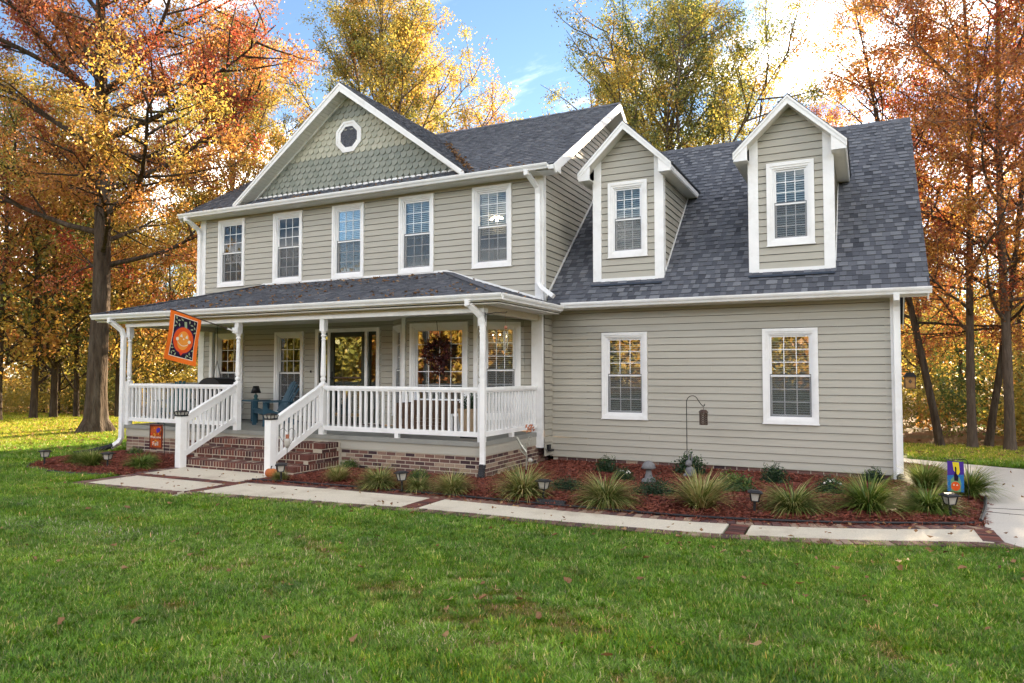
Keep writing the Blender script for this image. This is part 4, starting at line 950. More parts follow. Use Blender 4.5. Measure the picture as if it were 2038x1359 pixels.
for x, y, k, s, lb in [
    (1.62, -1.35, 0, .95, 'dark rounded shrub nearest the porch corner in the mulch bed'), (2.24, -2.30, 0, .8, 'low dark shrub with pale flowers just right of the porch-corner shrub'),
    (3.05, -3.35, 1, 1., 'flat dark green mounded shrub in front of the mushroom statue'), (1.70, -3.45, 1, .8, 'flat dark green mounded shrub behind the drain outlet path light'),
    (3.02, -1.0, 0, 1.25, 'dark upright shrub at the foot of the lantern hook'), (3.98, -2.4, 2, 1.05, 'bright yellow-green shrub right of the lantern hook'),
    (4.43, -1.3, 0, 1., 'dark shrub below the farther wing window, nearest its corner'), (5.28, -2.1, 0, .9, 'dark shrub dotted with white flowers below the farther wing window'),
    (5.86, -.55, 0, .8, 'small dark shrub close to the white wing downspout'), (-2.8, -2.98, 2, .62, 'small yellow-green shrub against the brick foundation beside the steps'),
    (-.9, -3.5, 2, .62, 'small yellow-green shrub against the brick foundation near the porch drain pipe'), (-6.2, -3.3, 0, .8, 'dark green shrub squeezed behind the stair newel'), (-8.3, -3.3, 2, .6, 'small green shrub below the porch downspout at the small bed')]:
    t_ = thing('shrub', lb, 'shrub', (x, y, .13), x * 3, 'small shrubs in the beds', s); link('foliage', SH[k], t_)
    if 'flowers' in lb:
        mb = MB(); rg = random.Random(int(x * 100))
        for i in range(9): an = rg.uniform(0, 6.3); rr = rg.uniform(.05, .2); mb.ball((math.cos(an) * rr, math.sin(an) * rr, .27 - rr * .5), .018, 6, 4)
        mb.build('flower', flat('petal_%d' % int(x * 10), (.75, .72, .66)), t_, kind='stuff')

# ------------------------------------------------------------------ path lights
def path_light():
    t_ = thing('path_light', 'x', 'path light', (0, 0, 0), 0, 'solar path lights')
    MB().lathe([(.016, 0), (.016, .17), (.03, .175), (.035, .185)], n=8).build('stake', blackp, t_)
    MB().hexa([(-.04, -.04, .19), (.04, -.04, .19), (.04, .04, .19), (-.04, .04, .19)], [(-.058, -.058, .285), (.058, -.058, .285), (.058, .058, .285), (-.058, .058, .285)]).build('lens', frost, t_)
    mb = MB()
    for i, j in ((-1, -1), (1, -1), (1, 1), (-1, 1)): mb.bar((i * .042, j * .042, .185), (i * .061, j * .061, .287), .012, .012)
    mb.box(-.046, .046, -.046, .046, .18, .19); mb.build('cage', blackp, t_)
    MB().box(-.088, .088, -.088, .088, .286, .300).hexa([(-.08, -.08, .3), (.08, -.08, .3), (.08, .08, .3), (-.08, .08, .3)], [(-.05, -.05, .318), (.05, -.05, .318), (.05, .05, .318), (-.05, .05, .318)]).build('hood', blackp, t_); return t_
pl = path_light(); pls = [((-8.236, -5.235), 'solar path light farthest from the drive, at the far tip of the small bed'), ((-6.839, -4.927), 'solar path light in the small bed below the autumn garden flag'), ((-2.79, -4.69), 'solar path light standing at the foot of the stair newel'), ((-.464, -4.60), 'solar path light midway along the bed in front of the porch'),
    ((1.75, -4.40), 'solar path light by the black drain outlet'), ((4.49, -4.05), 'solar path light between two striped grass clumps near a brick band'), ((6.68, -3.2), 'solar path light leaning among green grass nearest the drive')]
for i, ((x, y), lb) in enumerate(pls):
    o = pl if i == 0 else clone(pl, (x, y, .11), i * .7, lb); o.location = (x, y, .11); o['label'] = lb; o.rotation_euler = (.05 * (i % 3 - 1), .04 * ((i * 2) % 3 - 1), i * .35)

# ------------------------------------------------------------------ shepherd hook and lantern
hk = thing('shepherd_hook', 'slim black shepherd hook standing before the wing wall', 'garden hook', (2.905, -.72, .13))
pth = [(0, 0, 0), (0, 0, 1.22)] + [(.105 - .105 * math.cos(t_), 0, 1.24 + .125 * math.sin(t_)) for t_ in np.linspace(.1, 2.3, 10)] + [(.25, 0, 1.22), (.29, 0, 1.18), (.315, 0, 1.19), (.32, 0, 1.225)]
MB().tube(pth, .0075, 6).build('hook_rod', blackm, hk)
lt = thing('hanging_lantern', 'bronze lattice lantern hanging from the shepherd hook', 'lantern', (3.2, -.72, .985))
MB().lathe([(.005, .30), (.005, .27), (.05, .265), (.085, .225), (.085, .215), (.06, .215)], n=6).build('lantern_roof', bronze, lt)
mb = MB()
for i in range(6):
    a, b2 = R(60 * i), R(60 * i + 60); p, q = Vector((math.cos(a) * .066, math.sin(a) * .066, 0)), Vector((math.cos(b2) * .066, math.sin(b2) * .066, 0)); mb.bar(p, p + Vector((0, 0, .215)), .012, .012)
    for k in range(5):
        z0 = Vector((0, 0, .02 + k * .038)); z1 = Vector((0, 0, .02 + (k + 1) * .038)); mb.bar(p + z0, q + z1, .008, .008).bar(q + z0, p + z1, .008, .008)
mb.lathe([(.07, 0), (.07, .02)], n=6); mb.build('lattice', bronze, lt); MB().lathe([(.045, .02), (.045, .20)], n=10).build('inner_candle', frost, lt); MB().tube([(0, 0, .3), (.005, 0, .36)], .003, 5).build('hanger', blackm, lt)

# ------------------------------------------------------------------ garden statues
st = thing('mushroom_statue', 'weathered grey stone mushroom statue in the mulch bed', 'statue', (2.66, -2.33, .14), .3)
MB().lathe([(.10, 0), (.095, .03), (.07, .08), (.05, .16), (.04, .22), (.045, .25)], n=14).build('stem', stonem, st, True); MB().lathe([(.045, .245), (.10, .24), (.115, .255), (.10, .30), (.065, .345), (.02, .365), (.005, .368)], n=16).build('cap', stonem, st, True)
MB().ball((.06, -.06, .06), .05, 8, 6).ball((-.07, -.04, .05), .045, 8, 6).build('base_stones', stonem, st, True)
rb = thing('rabbit_statue', 'small grey stone rabbit statue below the lantern hook', 'statue', (3.10, -1.38, .14), -.4)
mb = MB().ball((0, 0, .10), .085, 12, 8, sc=(.95, .9, 1.25)).ball((0, -.03, .245), .058, 10, 8, sc=(.9, 1, 1.05)).ball((-.04, -.075, .045), .038, 8, 6, sc=(.8, 1.3, .9)).ball((.04, -.075, .045), .038, 8, 6, sc=(.8, 1.3, .9)).ball((.0, -.08, .235), .028, 8, 6); mb.build('body', stonem, rb, True)
for s in (-1, 1): MB().ball((s * .028, .015, .33), .022, 8, 6, sc=(.7, .5, 3.0)).build('ear', stonem, rb, True)
MB().box(-.11, .11, -.10, .10, -.02, .015).build('plinth', planterm, rb)
# metal garden sculpture by the porch side
sc = thing('metal_sculpture', 'whimsical metal flower sculpture on a stake beside the porch', 'sculpture', (.33, -1.95, .13), .3)
MB().tube([(0, 0, 0), (.01, 0, .25), (-.005, 0, .42), (0, 0, .52)], [.012, .012, .018, .02], 8).build('stem', silver, sc)
MB().tube([(-.0, 0, .36), (-.10, -.01, .50), (-.16, -.02, .62)], [.03, .022, .018], 8).tube([(0, 0, .30), (-.07, 0, .36), (-.12, 0, .42)], .015, 7).build('horn', silver, sc)
for k in range(2):
    c = [(.05 + .05 * math.cos(t_) * (1 - t_ / 9) + .02 * k, .01, .50 + .10 * k + .05 * math.sin(t_) * (1 - t_ / 9)) for t_ in np.linspace(0, 7, 22)]; MB().tube(c, .006, 5).build('scroll', silver, sc)
rg = random.Random(3); mb = MB()
for i in range(16): an = rg.uniform(0, 6.3); q = rg.uniform(.02, .08); c = Vector((.05 + math.cos(an) * q, math.sin(an) * q * .6, .74 + rg.uniform(-.05, .08))); mb.prism([c, c + Vector((.03, .0, .02)), c + Vector((.035, .01, .05)), c + Vector((.0, .0, .035))], (.002, .006, 0))
mb.build('petals', copper, sc); MB().ball((.08, -.03, .22), .05, 10, 7, sc=(1, .5, .75)).build('medallion', frost, sc, True)

# wire stake ornament by the newel and a small pumpkin
sk = thing('wire_stake_lantern', 'heart shaped wire stake holding a glass candle by the stair rail', 'garden stake', (-3.06, -4.28, .12), .4)
MB().tube([(0, 0, 0), (0, 0, .50)], .005, 5).build('stake', blackm, sk)
mb = MB()
for s in (-1, 1): mb.tube([(0, 0, .50), (s * .06, 0, .58), (s * .13, 0, .70), (s * .13, 0, .80), (s * .07, 0, .84), (s * .01, 0, .78)], .004, 5)
mb.build('wire_heart', blackm, sk); MB().lathe([(.02, .50), (.05, .55), (.055, .62), (.05, .66)], n=12).build('glass_cup', frost, sk, True); MB().lathe([(.03, .66), (.03, .73)], n=10).build('candle', copper, sk)
pk = thing('small_pumpkin', 'small orange pumpkin at the foot of the stair newel', 'pumpkin', (-3.28, -4.42, .13))
mb = MB()
for i in range(8): an = R(45 * i); mb.ball((math.cos(an) * .045, math.sin(an) * .045, .075), .055, 8, 6, sc=(1, 1, 1.3))
mb.build('pumpkin_flesh', terra, pk, True); MB().tube([(0, 0, .14), (.005, 0, .17), (.02, 0, .19)], .01, 6).build('stalk', bark, pk)

# ------------------------------------------------------------------ flags
orange = flat('flag_orange', (.75, .155, .02)); navy = flat('flag_dark', (.018, .012, .028)); pumpkin_o = flat('pumpkin_orange', (.72, .10, .02)); pump_l = flat('pumpkin_light', (.80, .30, .05)); cream = flat('flag_cream', (.78, .70, .55)); sage = flat('flag_sage', (.30, .36, .22)); redp = flat('flag_red', (.65, .06, .03)); plum = flat('flag_plum', (.07, .02, .07))
hf = thing('house_flag', 'orange bordered flag with a smiling pumpkin hung from the porch post', 'flag')
pa, pb = Vector((-5.93, -2.87, 2.765)), Vector((-5.93, -4.38, 3.10)); MB().tube([pa, pb], .011, 8).build('pole', bronze, hf); MB().box(-5.96, -5.80, -2.875, -2.852, 2.72, 2.83).tube([(-5.93, -2.87, 2.765), pa.lerp(pb, .10)], .02, 8).build('bracket', white, hf)
fa, fb = pa.lerp(pb, .535), pa.lerp(pb, .985); FU = (fa - fb); FW, FH = FU.length, .93
def fpt(u, v, d=0.):   # u from the tip towards the post, v down
    top = fb + FU * u; return Vector((top.x + .035 * math.sin(v * 4.5 + u * 3) * v + d, top.y - .11 * v + .02 * math.sin(v * 3 + 1) * u, top.z - v * FH))
def fpoly(pts, d, m, name, th=.003):
    MB().prism([fpt(u, v, d) for u, v in pts], (th, 0, 0)).build(name, m, hf)
n = 12; vs = [fpt(i / n, j / n, dd) for dd in (-.002, .002) for j in range(n + 1) for i in range(n + 1)]; k = (n + 1) ** 2
MB().add(vs, [(s * k + j * (n + 1) + i, s * k + j * (n + 1) + i + 1, s * k + (j + 1) * (n + 1) + i + 1, s * k + (j + 1) * (n + 1) + i) for s in (0, 1) for j in range(n) for i in range(n)]).build('flag_cloth', orange, hf, True)
def fgrid(u0, u1, v0, v1, d, m, name, shape=None, n=10):
    vs = [fpt(u0 + (u1 - u0) * i / n, v0 + (v1 - v0) * j / n, d) for j in range(n + 1) for i in range(n + 1)]; MB().add(vs, [(j * (n + 1) + i, j * (n + 1) + i + 1, (j + 1) * (n + 1) + i + 1, (j + 1) * (n + 1) + i) for j in range(n) for i in range(n)]).build(name, m, hf, True)
fgrid(.125, .885, .075, .905, .0055, cream, 'panel_edge'); fgrid(.14, .87, .09, .89, .008, navy, 'dark_panel')
def disc(cu, cv, ru, rv, d, m, name, n=24):
    c = [fpt(cu, cv, d)] + [fpt(cu + ru * k_ * math.cos(t_), cv + rv * k_ * math.sin(t_), d) for k_ in (.5, 1) for t_ in np.linspace(0, 2 * math.pi, n, endpoint=False)]
    fs = [(0, 1 + i, 1 + (i + 1) % n) for i in range(n)] + [(1 + i, 1 + n + i, 1 + n + (i + 1) % n, 1 + (i + 1) % n) for i in range(n)]; MB().add(c, fs).build(name, m, hf)
disc(.5, .54, .355, .285, .0105, plum, 'pumpkin_shadow'); disc(.5, .54, .33, .26, .013, pumpkin_o, 'pumpkin'); disc(.5, .55, .20, .19, .0155, pump_l, 'pumpkin_glow')
fpoly([(.47, .28), (.44, .17), (.52, .16), (.55, .29)], .0155, sage, 'pumpkin_stem')
for u in (.41, .59): fpoly([(u - .045, .49), (u, .42), (u + .045, .49)], .019, cream, 'eye')
disc(.5, .52, .025, .018, .019, cream, 'nose', 10)
for u in (.30, .70): disc(u, .545, .05, .036, .019, cream, 'cheek', 12)
mb = MB(); sm = [(u, .60 + .055 * (1 - ((u - .5) / .17) ** 2)) for u in np.linspace(.33, .67, 11)]; mb.tube([fpt(u, v, .020) for u, v in sm], .006, 5); mb.build('smile', cream, hf)
rg = random.Random(8)
for (u, v) in [(.2, .13), (.28, .17), (.2, .22), (.3, .26), (.38, .14), (.62, .15), (.7, .2), (.78, .14), (.8, .24), (.72, .28), (.2, .74), (.26, .8), (.2, .84), (.32, .85), (.7, .83), (.76, .78), (.8, .85), (.66, .87), (.17, .3), (.83, .33), (.84, .7), (.16, .68)]:
    an = rg.uniform(0, 6.3); l = .055; fpoly([(u + math.cos(an) * l, v + math.sin(an) * l * .7), (u + math.cos(an + 1.57) * l * .4, v + math.sin(an + 1.57) * l * .3), (u - math.cos(an) * l, v - math.sin(an) * l * .7), (u - math.cos(an + 1.57) * l * .4, v - math.sin(an + 1.57) * l * .3)], .0115, sage, 'leaf_motif', .002)
fpoly([(.5, .86), (.44, .80), (.455, .775), (.48, .775), (.5, .795), (.52, .775), (.545, .775), (.56, .80)], .0125, redp, 'heart_motif')

def garden_flag(name, label, x, y, z, rz, w_, h_, m, bdr):
    g = thing(name, label, 'garden flag', (x, y, z), rz)
    MB().tube([(w_ / 2 + .05, .0, 0), (w_ / 2 + .05, 0, h_ + .22), (w_ / 2 + .02, 0, h_ + .26), (-w_ / 2, 0, h_ + .235), (-w_ / 2 - .03, 0, h_ + .26)], .006, 6).build('wire_stand', blackm, g)
    n = 8; vs = [(-w_ / 2 + w_ * i / n, .012 * math.sin(j * .9 + i * .7) + dd, h_ + .22 - h_ * j / n) for dd in (-.002, .002) for j in range(n + 1) for i in range(n + 1)]; k = (n + 1) ** 2
    MB().add(vs, [(s * k + j * (n + 1) + i, s * k + j * (n + 1) + i + 1, s * k + (j + 1) * (n + 1) + i + 1, s * k + (j + 1) * (n + 1) + i) for s in (0, 1) for j in range(n) for i in range(n)]).build('flag_cloth', m, g, True)
    def P(pts, d, mm, nm): MB().prism([(-w_ / 2 + u * w_, -.014 - d, h_ + .22 - v * h_) for u, v in pts], (0, -.002, 0)).build(nm, mm, g)
    return g, P
gold_f = flat('flag_gold', (.62, .24, .03)); maroon = flat('flag_maroon', (.10, .025, .02)); rust_f = flat('flag_rust', (.42, .085, .02)); violet = flat('flag_violet', (.075, .035, .27)); yel = flat('flag_yellow', (.72, .58, .03)); skyb = flat('flag_blue', (.03, .16, .40)); greenf = flat('flag_green', (.16, .32, .16))
g, P = garden_flag('garden_flag', 'small rust autumn flag with leaves and white lettering before the porch', -7.45, -3.45, .10, R(8), .33, .50, rust_f, None)
P([(0, 0), (1, 0), (1, .06), (0, .06)], .001, maroon, 'border'); P([(0, .94), (1, .94), (1, 1), (0, 1)], .001, maroon, 'border'); P([(0, .06), (.07, .06), (.07, .94), (0, .94)], .001, maroon, 'border'); P([(.93, .06), (1, .06), (1, .94), (.93, .94)], .001, maroon, 'border')
rg = random.Random(5)
for i in range(26):
    u, v = rg.uniform(.12, .88), rg.uniform(.1, .9); an = rg.uniform(0, 6.3); l = rg.uniform(.05, .09); P([(u + math.cos(an + t_) * l * (1 if kk % 2 else .5), v + math.sin(an + t_) * l * .66 * (1 if kk % 2 else .5)) for kk, t_ in enumerate(np.linspace(0, 2 * math.pi, 8, endpoint=False))], .002 + i * .0001, rg.choice([gold_f, redp, orange, maroon, gold_f]), 'leaf_motif')
P([(.55, .2), (.7, .12), (.85, .14), (.88, .24), (.72, .32), (.6, .34)], .006, violet, 'blue_motif')
def text(g, s, size, loc, m, nm, rot=(R(90), 0, 0)):
    c = bpy.data.curves.new(nm, 'FONT'); c.body = s; c.size = size; c.align_x = 'CENTER'; c.extrude = .0008; o = bpy.data.objects.new(nm, c); dg = bpy.context.evaluated_depsgraph_get(); COL.objects.link(o); bpy.context.view_layer.update()
    me = bpy.data.meshes.new_from_object(o.evaluated_get(bpy.context.evaluated_depsgraph_get())); bpy.data.objects.remove(o); me.materials.clear(); me.materials.append(m); link(nm, me, g, loc, rot)
text(g, 'Welcome', .072, (.0, -.022, .44), cream, 'lettering'); text(g, 'Fall', .12, (.0, -.022, .29), cream, 'lettering')
g, P = garden_flag('garden_flag', 'purple and yellow cat and pumpkin garden flag near the drive', 6.88, -1.70, .02, R(-14), .20, .42, violet, None)
P([(.33, .02), (.72, .02), (.78, .35), (.66, .45), (.4, .30)], .001, yel, 'yellow_moon'); P([(0, .48), (1, .42), (1, 1), (0, 1)], .001, skyb, 'blue_ground'); P([(.2, .62), (.4, .5), (.75, .52), (.85, .72), (.8, 1), (.2, 1)], .003, greenf, 'green_hill')
P([(.48, .2), (.53, .16), (.58, .22), (.56, .38), (.68, .5), (.66, .64), (.42, .64), (.42, .45), (.49, .36)], .005, navy, 'cat_motif'); P([(.5 + .28 * math.cos(t_), .82 + .15 * math.sin(t_)) for t_ in np.linspace(0, 6.28, 16, endpoint=False)], .006, pumpkin_o, 'pumpkin_motif')
for u in (.4, .6): P([(u - .06, .80), (u, .74), (u + .06, .80)], .008, cream, 'pumpkin_eye')

# ------------------------------------------------------------------ porch furniture
def adirondack(label, loc, rz, m):
    t_ = thing('adirondack_chair', label, 'chair', loc, rz)
    for i in range(7):
        x = (i - 3) * .075; tp = .98 - .018 * (i - 3) ** 2
        MB().bar((x * .8, .18, .30), (x * 1.15, .48, tp), .066, .018, up=(0, -1, .4)).build('back_slat', m, t_)
    for i in range(6): MB().bar((-.27, -.32 + i * .09, .36 - i * .022), (.27, -.32 + i * .09, .36 - i * .022), .08, .018).build('seat_slat', m, t_)
    for s in (-1, 1):
        MB().bar((s * .33, -.36, .53), (s * .33, .36, .53), .12, .022).build('arm', m, t_); MB().box(s * .29 - .012, s * .29 + .012, -.36, -.27, 0, .52).build('leg', m, t_); MB().bar((s * .27, -.33, .36), (s * .27, .46, .03), .022, .12).build('leg', m, t_); MB().box(s * .30 - .012, s * .30 + .012, .25, .33, .1, .52).build('arm_post', m, t_)
    MB().bar((-.33, .33, .50), (.33, .33, .50), .02, .08).bar((-.26, .28, .45), (.26, .28, .45), .02, .07).build('back_brace', m, t_); MB().bar((-.29, -.33, .32), (.29, -.33, .32), .02, .10).build('front_apron', m, t_); return t_
adirondack('blue slatted adirondack chair between the window and the door', (-6.2, -1.45, DECK), R(-22), bluem)
adirondack('teal adirondack chair behind the porch rail under the pumpkin flag', (-8.78, -1.95, DECK), R(40), tealm)
tb = thing('side_table', 'low dark blue side table carrying a lamp on the porch', 'table', (-7.30, -.95, DECK)); MB().box(-.30, .30, -.22, .22, .50, .53).build('table_top', bluem, tb)
for i, j in ((-1, -1), (1, -1), (1, 1), (-1, 1)): MB().box(i * .26 - .022, i * .26 + .022, j * .18 - .022, j * .18 + .022, 0, .50).build('leg', bluem, tb)
lm = thing('table_lamp', 'little lamp with a black shade on the porch table', 'lamp', (-7.26, -.95, DECK + .53)); MB().lathe([(.07, 0), (.07, .02), (.03, .03), (.05, .08), (.045, .11), (.015, .14), (.012, .17)], n=14).build('lamp_base', tealm, lm, True); MB().lathe([(.12, .16), (.065, .33)], n=18).build('lamp_shade', blackm, lm, True)
gc = thing('covered_grill', 'black covered grill standing at the porch corner by the wall', 'grill', (-8.60, -.90, DECK), .0)
MB().hexa([(-.38, -.28, 0), (.38, -.28, 0), (.38, .28, 0), (-.38, .28, 0)], [(-.40, -.26, .80), (.40, -.26, .80), (.40, .26, .80), (-.40, .26, .80)]).build('cover_skirt', blackp, gc); MB().prism([(.40 * math.cos(t_), -.26, .80 + .26 * math.sin(t_)) for t_ in np.linspace(0, math.pi, 10)], (0, .52, 0)).build('cover_hood', blackp, gc)
hp = thing('porch_swing_chain', 'thin dark hanging chains in front of the far porch window', 'chain', (-8.75, -.80, 2.2)); MB().tube([(0, 0, .85), (0, 0, 0), (-.17, 0, -.55)], .007, 5).tube([(0, 0, 0), (.17, 0, -.55)], .007, 5).build('chain', blackm, hp)
ws = thing('wicker_settee', 'brown wicker settee behind the balusters under the bay window', 'settee', (-2.02, -1.48, DECK), 0)
MB().box(-.52, .52, -.28, .28, .30, .40).build('seat', wickerm, ws)
mb = MB()
for i in range(15):
    for j in range(8): mb.box(-.52 + i * .0695, -.52 + i * .0695 + .06, -.30 - (.006 if (i + j) % 2 else 0), -.28, .02 + j * .07, .02 + j * .07 + .062)
mb.build('woven_front', wickerm, ws, kind='stuff'); MB().box(-.52, .52, .22, .28, .40, .62).build('backrest', wickerm, ws)
for s in (-1, 1): MB().box(s * .55 - .04, s * .55 + .04, -.30, .28, 0, .58).build('arm', wickerm, ws)
wt = thing('white_stand', 'low white plant stand beside the tan planter', 'stand', (-1.08, -1.75, DECK)); MB().box(-.2, .2, -.16, .16, .36, .40).build('top', white, wt)
for i, j in ((-1, -1), (1, -1), (1, 1), (-1, 1)): MB().box(i * .17 - .02, i * .17 + .02, j * .13 - .02, j * .13 + .02, 0, .36).build('leg', white, wt)
pt = thing('planter', 'square tan planter with leafy greens behind the porch corner post', 'planter', (-.66, -2.15, DECK)); MB().hexa([(-.14, -.14, .03), (.14, -.14, .03), (.14, .14, .03), (-.14, .14, .03)], [(-.19, -.19, .48), (.19, -.19, .48), (.19, .19, .48), (-.19, .19, .48)]).box(-.21, .21, -.21, .21, .48, .53).build('pot', planterm, pt); link('foliage', SH[0], pt, (0, 0, .5)); MB().box(-.16, .16, -.16, .16, 0, .03).build('caddy', blackp, pt)
# wreath on the bay window
wr = thing('wreath', 'dark red berry wreath with trailing ribbon hung before the bay window', 'wreath', (-2.06, -1.16, 2.33))
c = []
for t_ in np.linspace(0, 2 * np.pi, 900): 
    k = rng.normal(0, .055, 3); c.append((math.cos(t_) * .24 + k[0], k[1] * .6, math.sin(t_) * .20 + k[2]))
for i in range(160): u = rng.random(); c.append((rng.normal(.05, .03) + (.08 if i % 2 else -.04), rng.normal(0, .02), -.2 - .28 * u))
c = np.array(c); v, q = leaf_quads(c, .06, .04, rng); wm = leaf_mat('wreath_leaf', [(0, (.02, .01, .012)), (.5, (.09, .018, .02)), (.85, (.22, .06, .03)), (1, (.5, .3, .12))], trans=.15); link('berries', npmesh('berries', v, q, wm, rng.normal(.45, .25, len(c))), wr)
MB().tube([(0, 0, .22), (.01, .02, .42), (-.02, .03, .62)], .006, 5).build('hanger', blackm, wr)
# bracket with a wind chime on the corner post
wc = thing('wind_chime', 'wind chime hanging from an iron bracket at the porch corner', 'wind chime', (-.05, PF, 2.82)); MB().tube([(0, 0, .08), (.2, 0, .10), (.40, 0, .09), (.43, 0, .11)], .008, 6).box(0, .012, -.015, .015, -.05, .14).build('bracket', blackm, wc); MB().tube([(.40, 0, .09), (.40, 0, -.12)], .002, 4).ball((.40, 0, -.16), .03, 8, 6).tube([(.40, 0, -.19), (.40, 0, -.5)], .002, 4).build('chain', copper, wc); 
mb = MB()
for i in range(5): an = R(72 * i); mb.tube([(.40 + .035 * math.cos(an), .035 * math.sin(an), -.22), (.40 + .035 * math.cos(an), .035 * math.sin(an), -.50 - .02 * i)], .005, 6)
mb.build('chime_tubes', silver, wc)
# ================================================================== trees
def grow(seed, H, r0, cb, spread, n1, hue, leaves=30, leafL=.13, lean=(0, 0), up=.25, top=.9, env=None, l2=2.0, sg=.22, huej=.12, low=72, high=28, flare=1.5, trunk_sides=12, thin=1.):
    rg = random.Random(seed); nr = np.random.default_rng(seed); tr = MB(); cent = []; hues = []
    n = 14; ph = rg.uniform(0, 6); path = []
    for i in range(n + 1):
        t = i / n; z = H * .92 * t; w_ = .012 * H * t; path.append(Vector((lean[0] * z + math.sin(t * 5 + ph) * w_, lean[1] * z + math.cos(t * 4 + ph) * w_, z - .25 if i == 0 else z)))
    rad = [r0 * ((1 - i / n * .93) ** .85) for i in range(n + 1)]
    pts = [path[0], path[0].lerp(path[1], .2), path[0].lerp(path[1], .45)] + path[1:]; rr = [r0 * flare * 1.25, r0 * (1 + (flare - 1) * .55), r0 * 1.06] + rad[1:]
    tr.tube(pts, rr, trunk_sides)
    for i in range(len(tr.v)):   # ridged bark and buttress roots
        row, j = divmod(i, trunk_sides); x, y, z = tr.v[i]; c = pts[row]; dx, dy = x - c.x, y - c.y; an = math.atan2(dy, dx); k = 1 + .05 * math.sin(an * 7 + z * .8 + seed) + .04 * math.sin(an * 3 - z * 1.3)
        if row < 3: k += (.55, .30, .12)[row] * max(0, math.sin(an * 2.5 + seed)) * (flare - 1)
        tr.v[i] = (c.x + dx * k, c.y + dy * k, z)
    def tp(t):
        f = t * n; i = min(int(f), n - 1); return path[i].lerp(path[i + 1], f - i), rad[i] + (rad[i + 1] - rad[i]) * (f - i)
    def limb(p, d, L, r, k, upv):
        out = [p]; dd = Vector(d)
        for i in range(k):
            dd = (dd + Vector((rg.gauss(0, .13), rg.gauss(0, .13), rg.gauss(0, .09) + upv / k * 2))).normalized(); out.append(out[-1] + dd * (L / k))
        return out
    env = env or (lambda q: (1 - q) ** .55 * (.55 + .9 * min(1, q * 3)) )
    for i in range(n1):
        q = (i + rg.uniform(0, .9)) / n1; t = cb + (1 - cb) * q * .97; p, r = tp(min(.995, t)); az = i * 2.4 + rg.uniform(-.5, .5)
        an = R(low + (high - low) * q + rg.uniform(-10, 10)); L = spread * max(.14, env(q)) * rg.uniform(.8, 1.15)
        d = Vector((math.cos(az) * math.sin(an), math.sin(az) * math.sin(an), math.cos(an))); b1 = limb(p, d, L, r, 6, up); r1 = min(r * .55, .03 + L * .011); tr.tube(b1, [r1 * (1 - .85 * k / 6) for k in range(7)], 6, cap=False)
        h1 = rg.gauss(hue, huej)
        n2 = max(3, int(L * l2))
        for j in range(n2):
            f = .22 + .78 * (j + rg.random()) / n2; k = min(int(f * 6), 5); pp = b1[k].lerp(b1[k + 1], min(1, f * 6 - k)); dd = (b1[k + 1] - b1[k]).normalized()
            sd = dd.cross(Vector((rg.gauss(0, .5), rg.gauss(0, .5), 1))).normalized() * (1 if j % 2 else -1); L2 = max(.6, L * .42 * (1.15 - .6 * f)) * rg.uniform(.7, 1.2)
            b2 = limb(pp, (dd * .65 + sd * .8 + Vector((0, 0, rg.gauss(.05, .2)))).normalized(), L2, 0, 4, up * .6); tr.tube(b2, [r1 * .38 * (1 - .75 * q_ / 4) for q_ in range(5)], 4, cap=False)
            h2 = h1 + rg.gauss(0, huej * .7)
            for m in range(max(2, int(L2 * 2.6))):
                f2 = .25 + .75 * rg.random(); k2 = min(int(f2 * 4), 3); p3 = b2[k2].lerp(b2[k2 + 1], min(1, f2 * 4 - k2)); d3 = Vector((rg.gauss(0, 1), rg.gauss(0, 1), rg.gauss(.1, .7))).normalized(); L3 = rg.uniform(.25, .7); p4 = p3 + d3 * L3
                tr.tube([p3, p3.lerp(p4, .5) + Vector((0, 0, .03)), p4], [.010, .007, .004], 3, cap=False)
                kk = max(2, int(leaves * rg.uniform(.4, 1.5) * thin)); w3 = nr.random(kk)[:, None]; c = np.array(p3)[None] * (1 - w3) + np.array(p4)[None] * w3 + nr.normal(0, sg, (kk, 3)); c[:, 2] -= .05
                cent.append(c); hues.append(h2 + nr.normal(0, .07, kk))
    c = np.concatenate(cent); h = np.concatenate(hues)
    v, f_ = leaf_quads(c, leafL, leafL * .52, nr, .35, .16)
    return tr, npmesh('crown', v, f_, leafm, h), len(c)
def tree(name, label, loc, tm, cm, rz=0, s=1., group=None, scl=None):
    t_ = thing(name, label, 'tree', (loc[0], loc[1], float(gz(loc[0], loc[1])) - .05), rz, group, scl or s); link('trunk', tm, t_); link('crown', cm, t_); return t_
NL = 0
def kind(mb_c, m=bark):
    global NL; tr, cm, n = mb_c; NL += n; return tr.mesh('trunk', m, True), cm
wide = lambda q: (1 - q) ** .45 * (.75 + .4 * min(1, q * 4))
OAK = kind(grow(1, 21, .29, .25, 7.2, 46, .72, 76, .098, (.004, 0), .16, env=wide, huej=.15, low=84, high=26, flare=2.0, l2=2.1, trunk_sides=40, sg=.17))
GOLD = kind(grow(2, 22, .26, .25, 7.4, 50, .38, 58, .118, (0, 0), .34, env=lambda q: (1 - q) ** .4 * (.7 + .4 * min(1, q * 3)), huej=.09, low=60, high=18, l2=1.9, sg=.17), barkl)
OLIVE = kind(grow(3, 15.5, .27, .22, 8.0, 44, .26, 54, .108, (0, 0), .34, env=lambda q: (1 - q) ** .28 * (.8 + .3 * min(1, q * 3)), huej=.10, low=68, high=16, l2=1.7, sg=.16), barkl)
RUST = kind(grow(4, 19, .125, .20, 5.4, 36, .78, 58, .1, (0, 0), .2, env=wide, huej=.08, low=80, high=26, l2=1.9, sg=.16), barkl)
RUSTB = kind(grow(5, 17, .12, .24, 4.8, 32, .72, 54, .1, (-.16, .02), .2, env=wide, huej=.10, low=76, high=26, l2=1.9, sg=.16), bark)
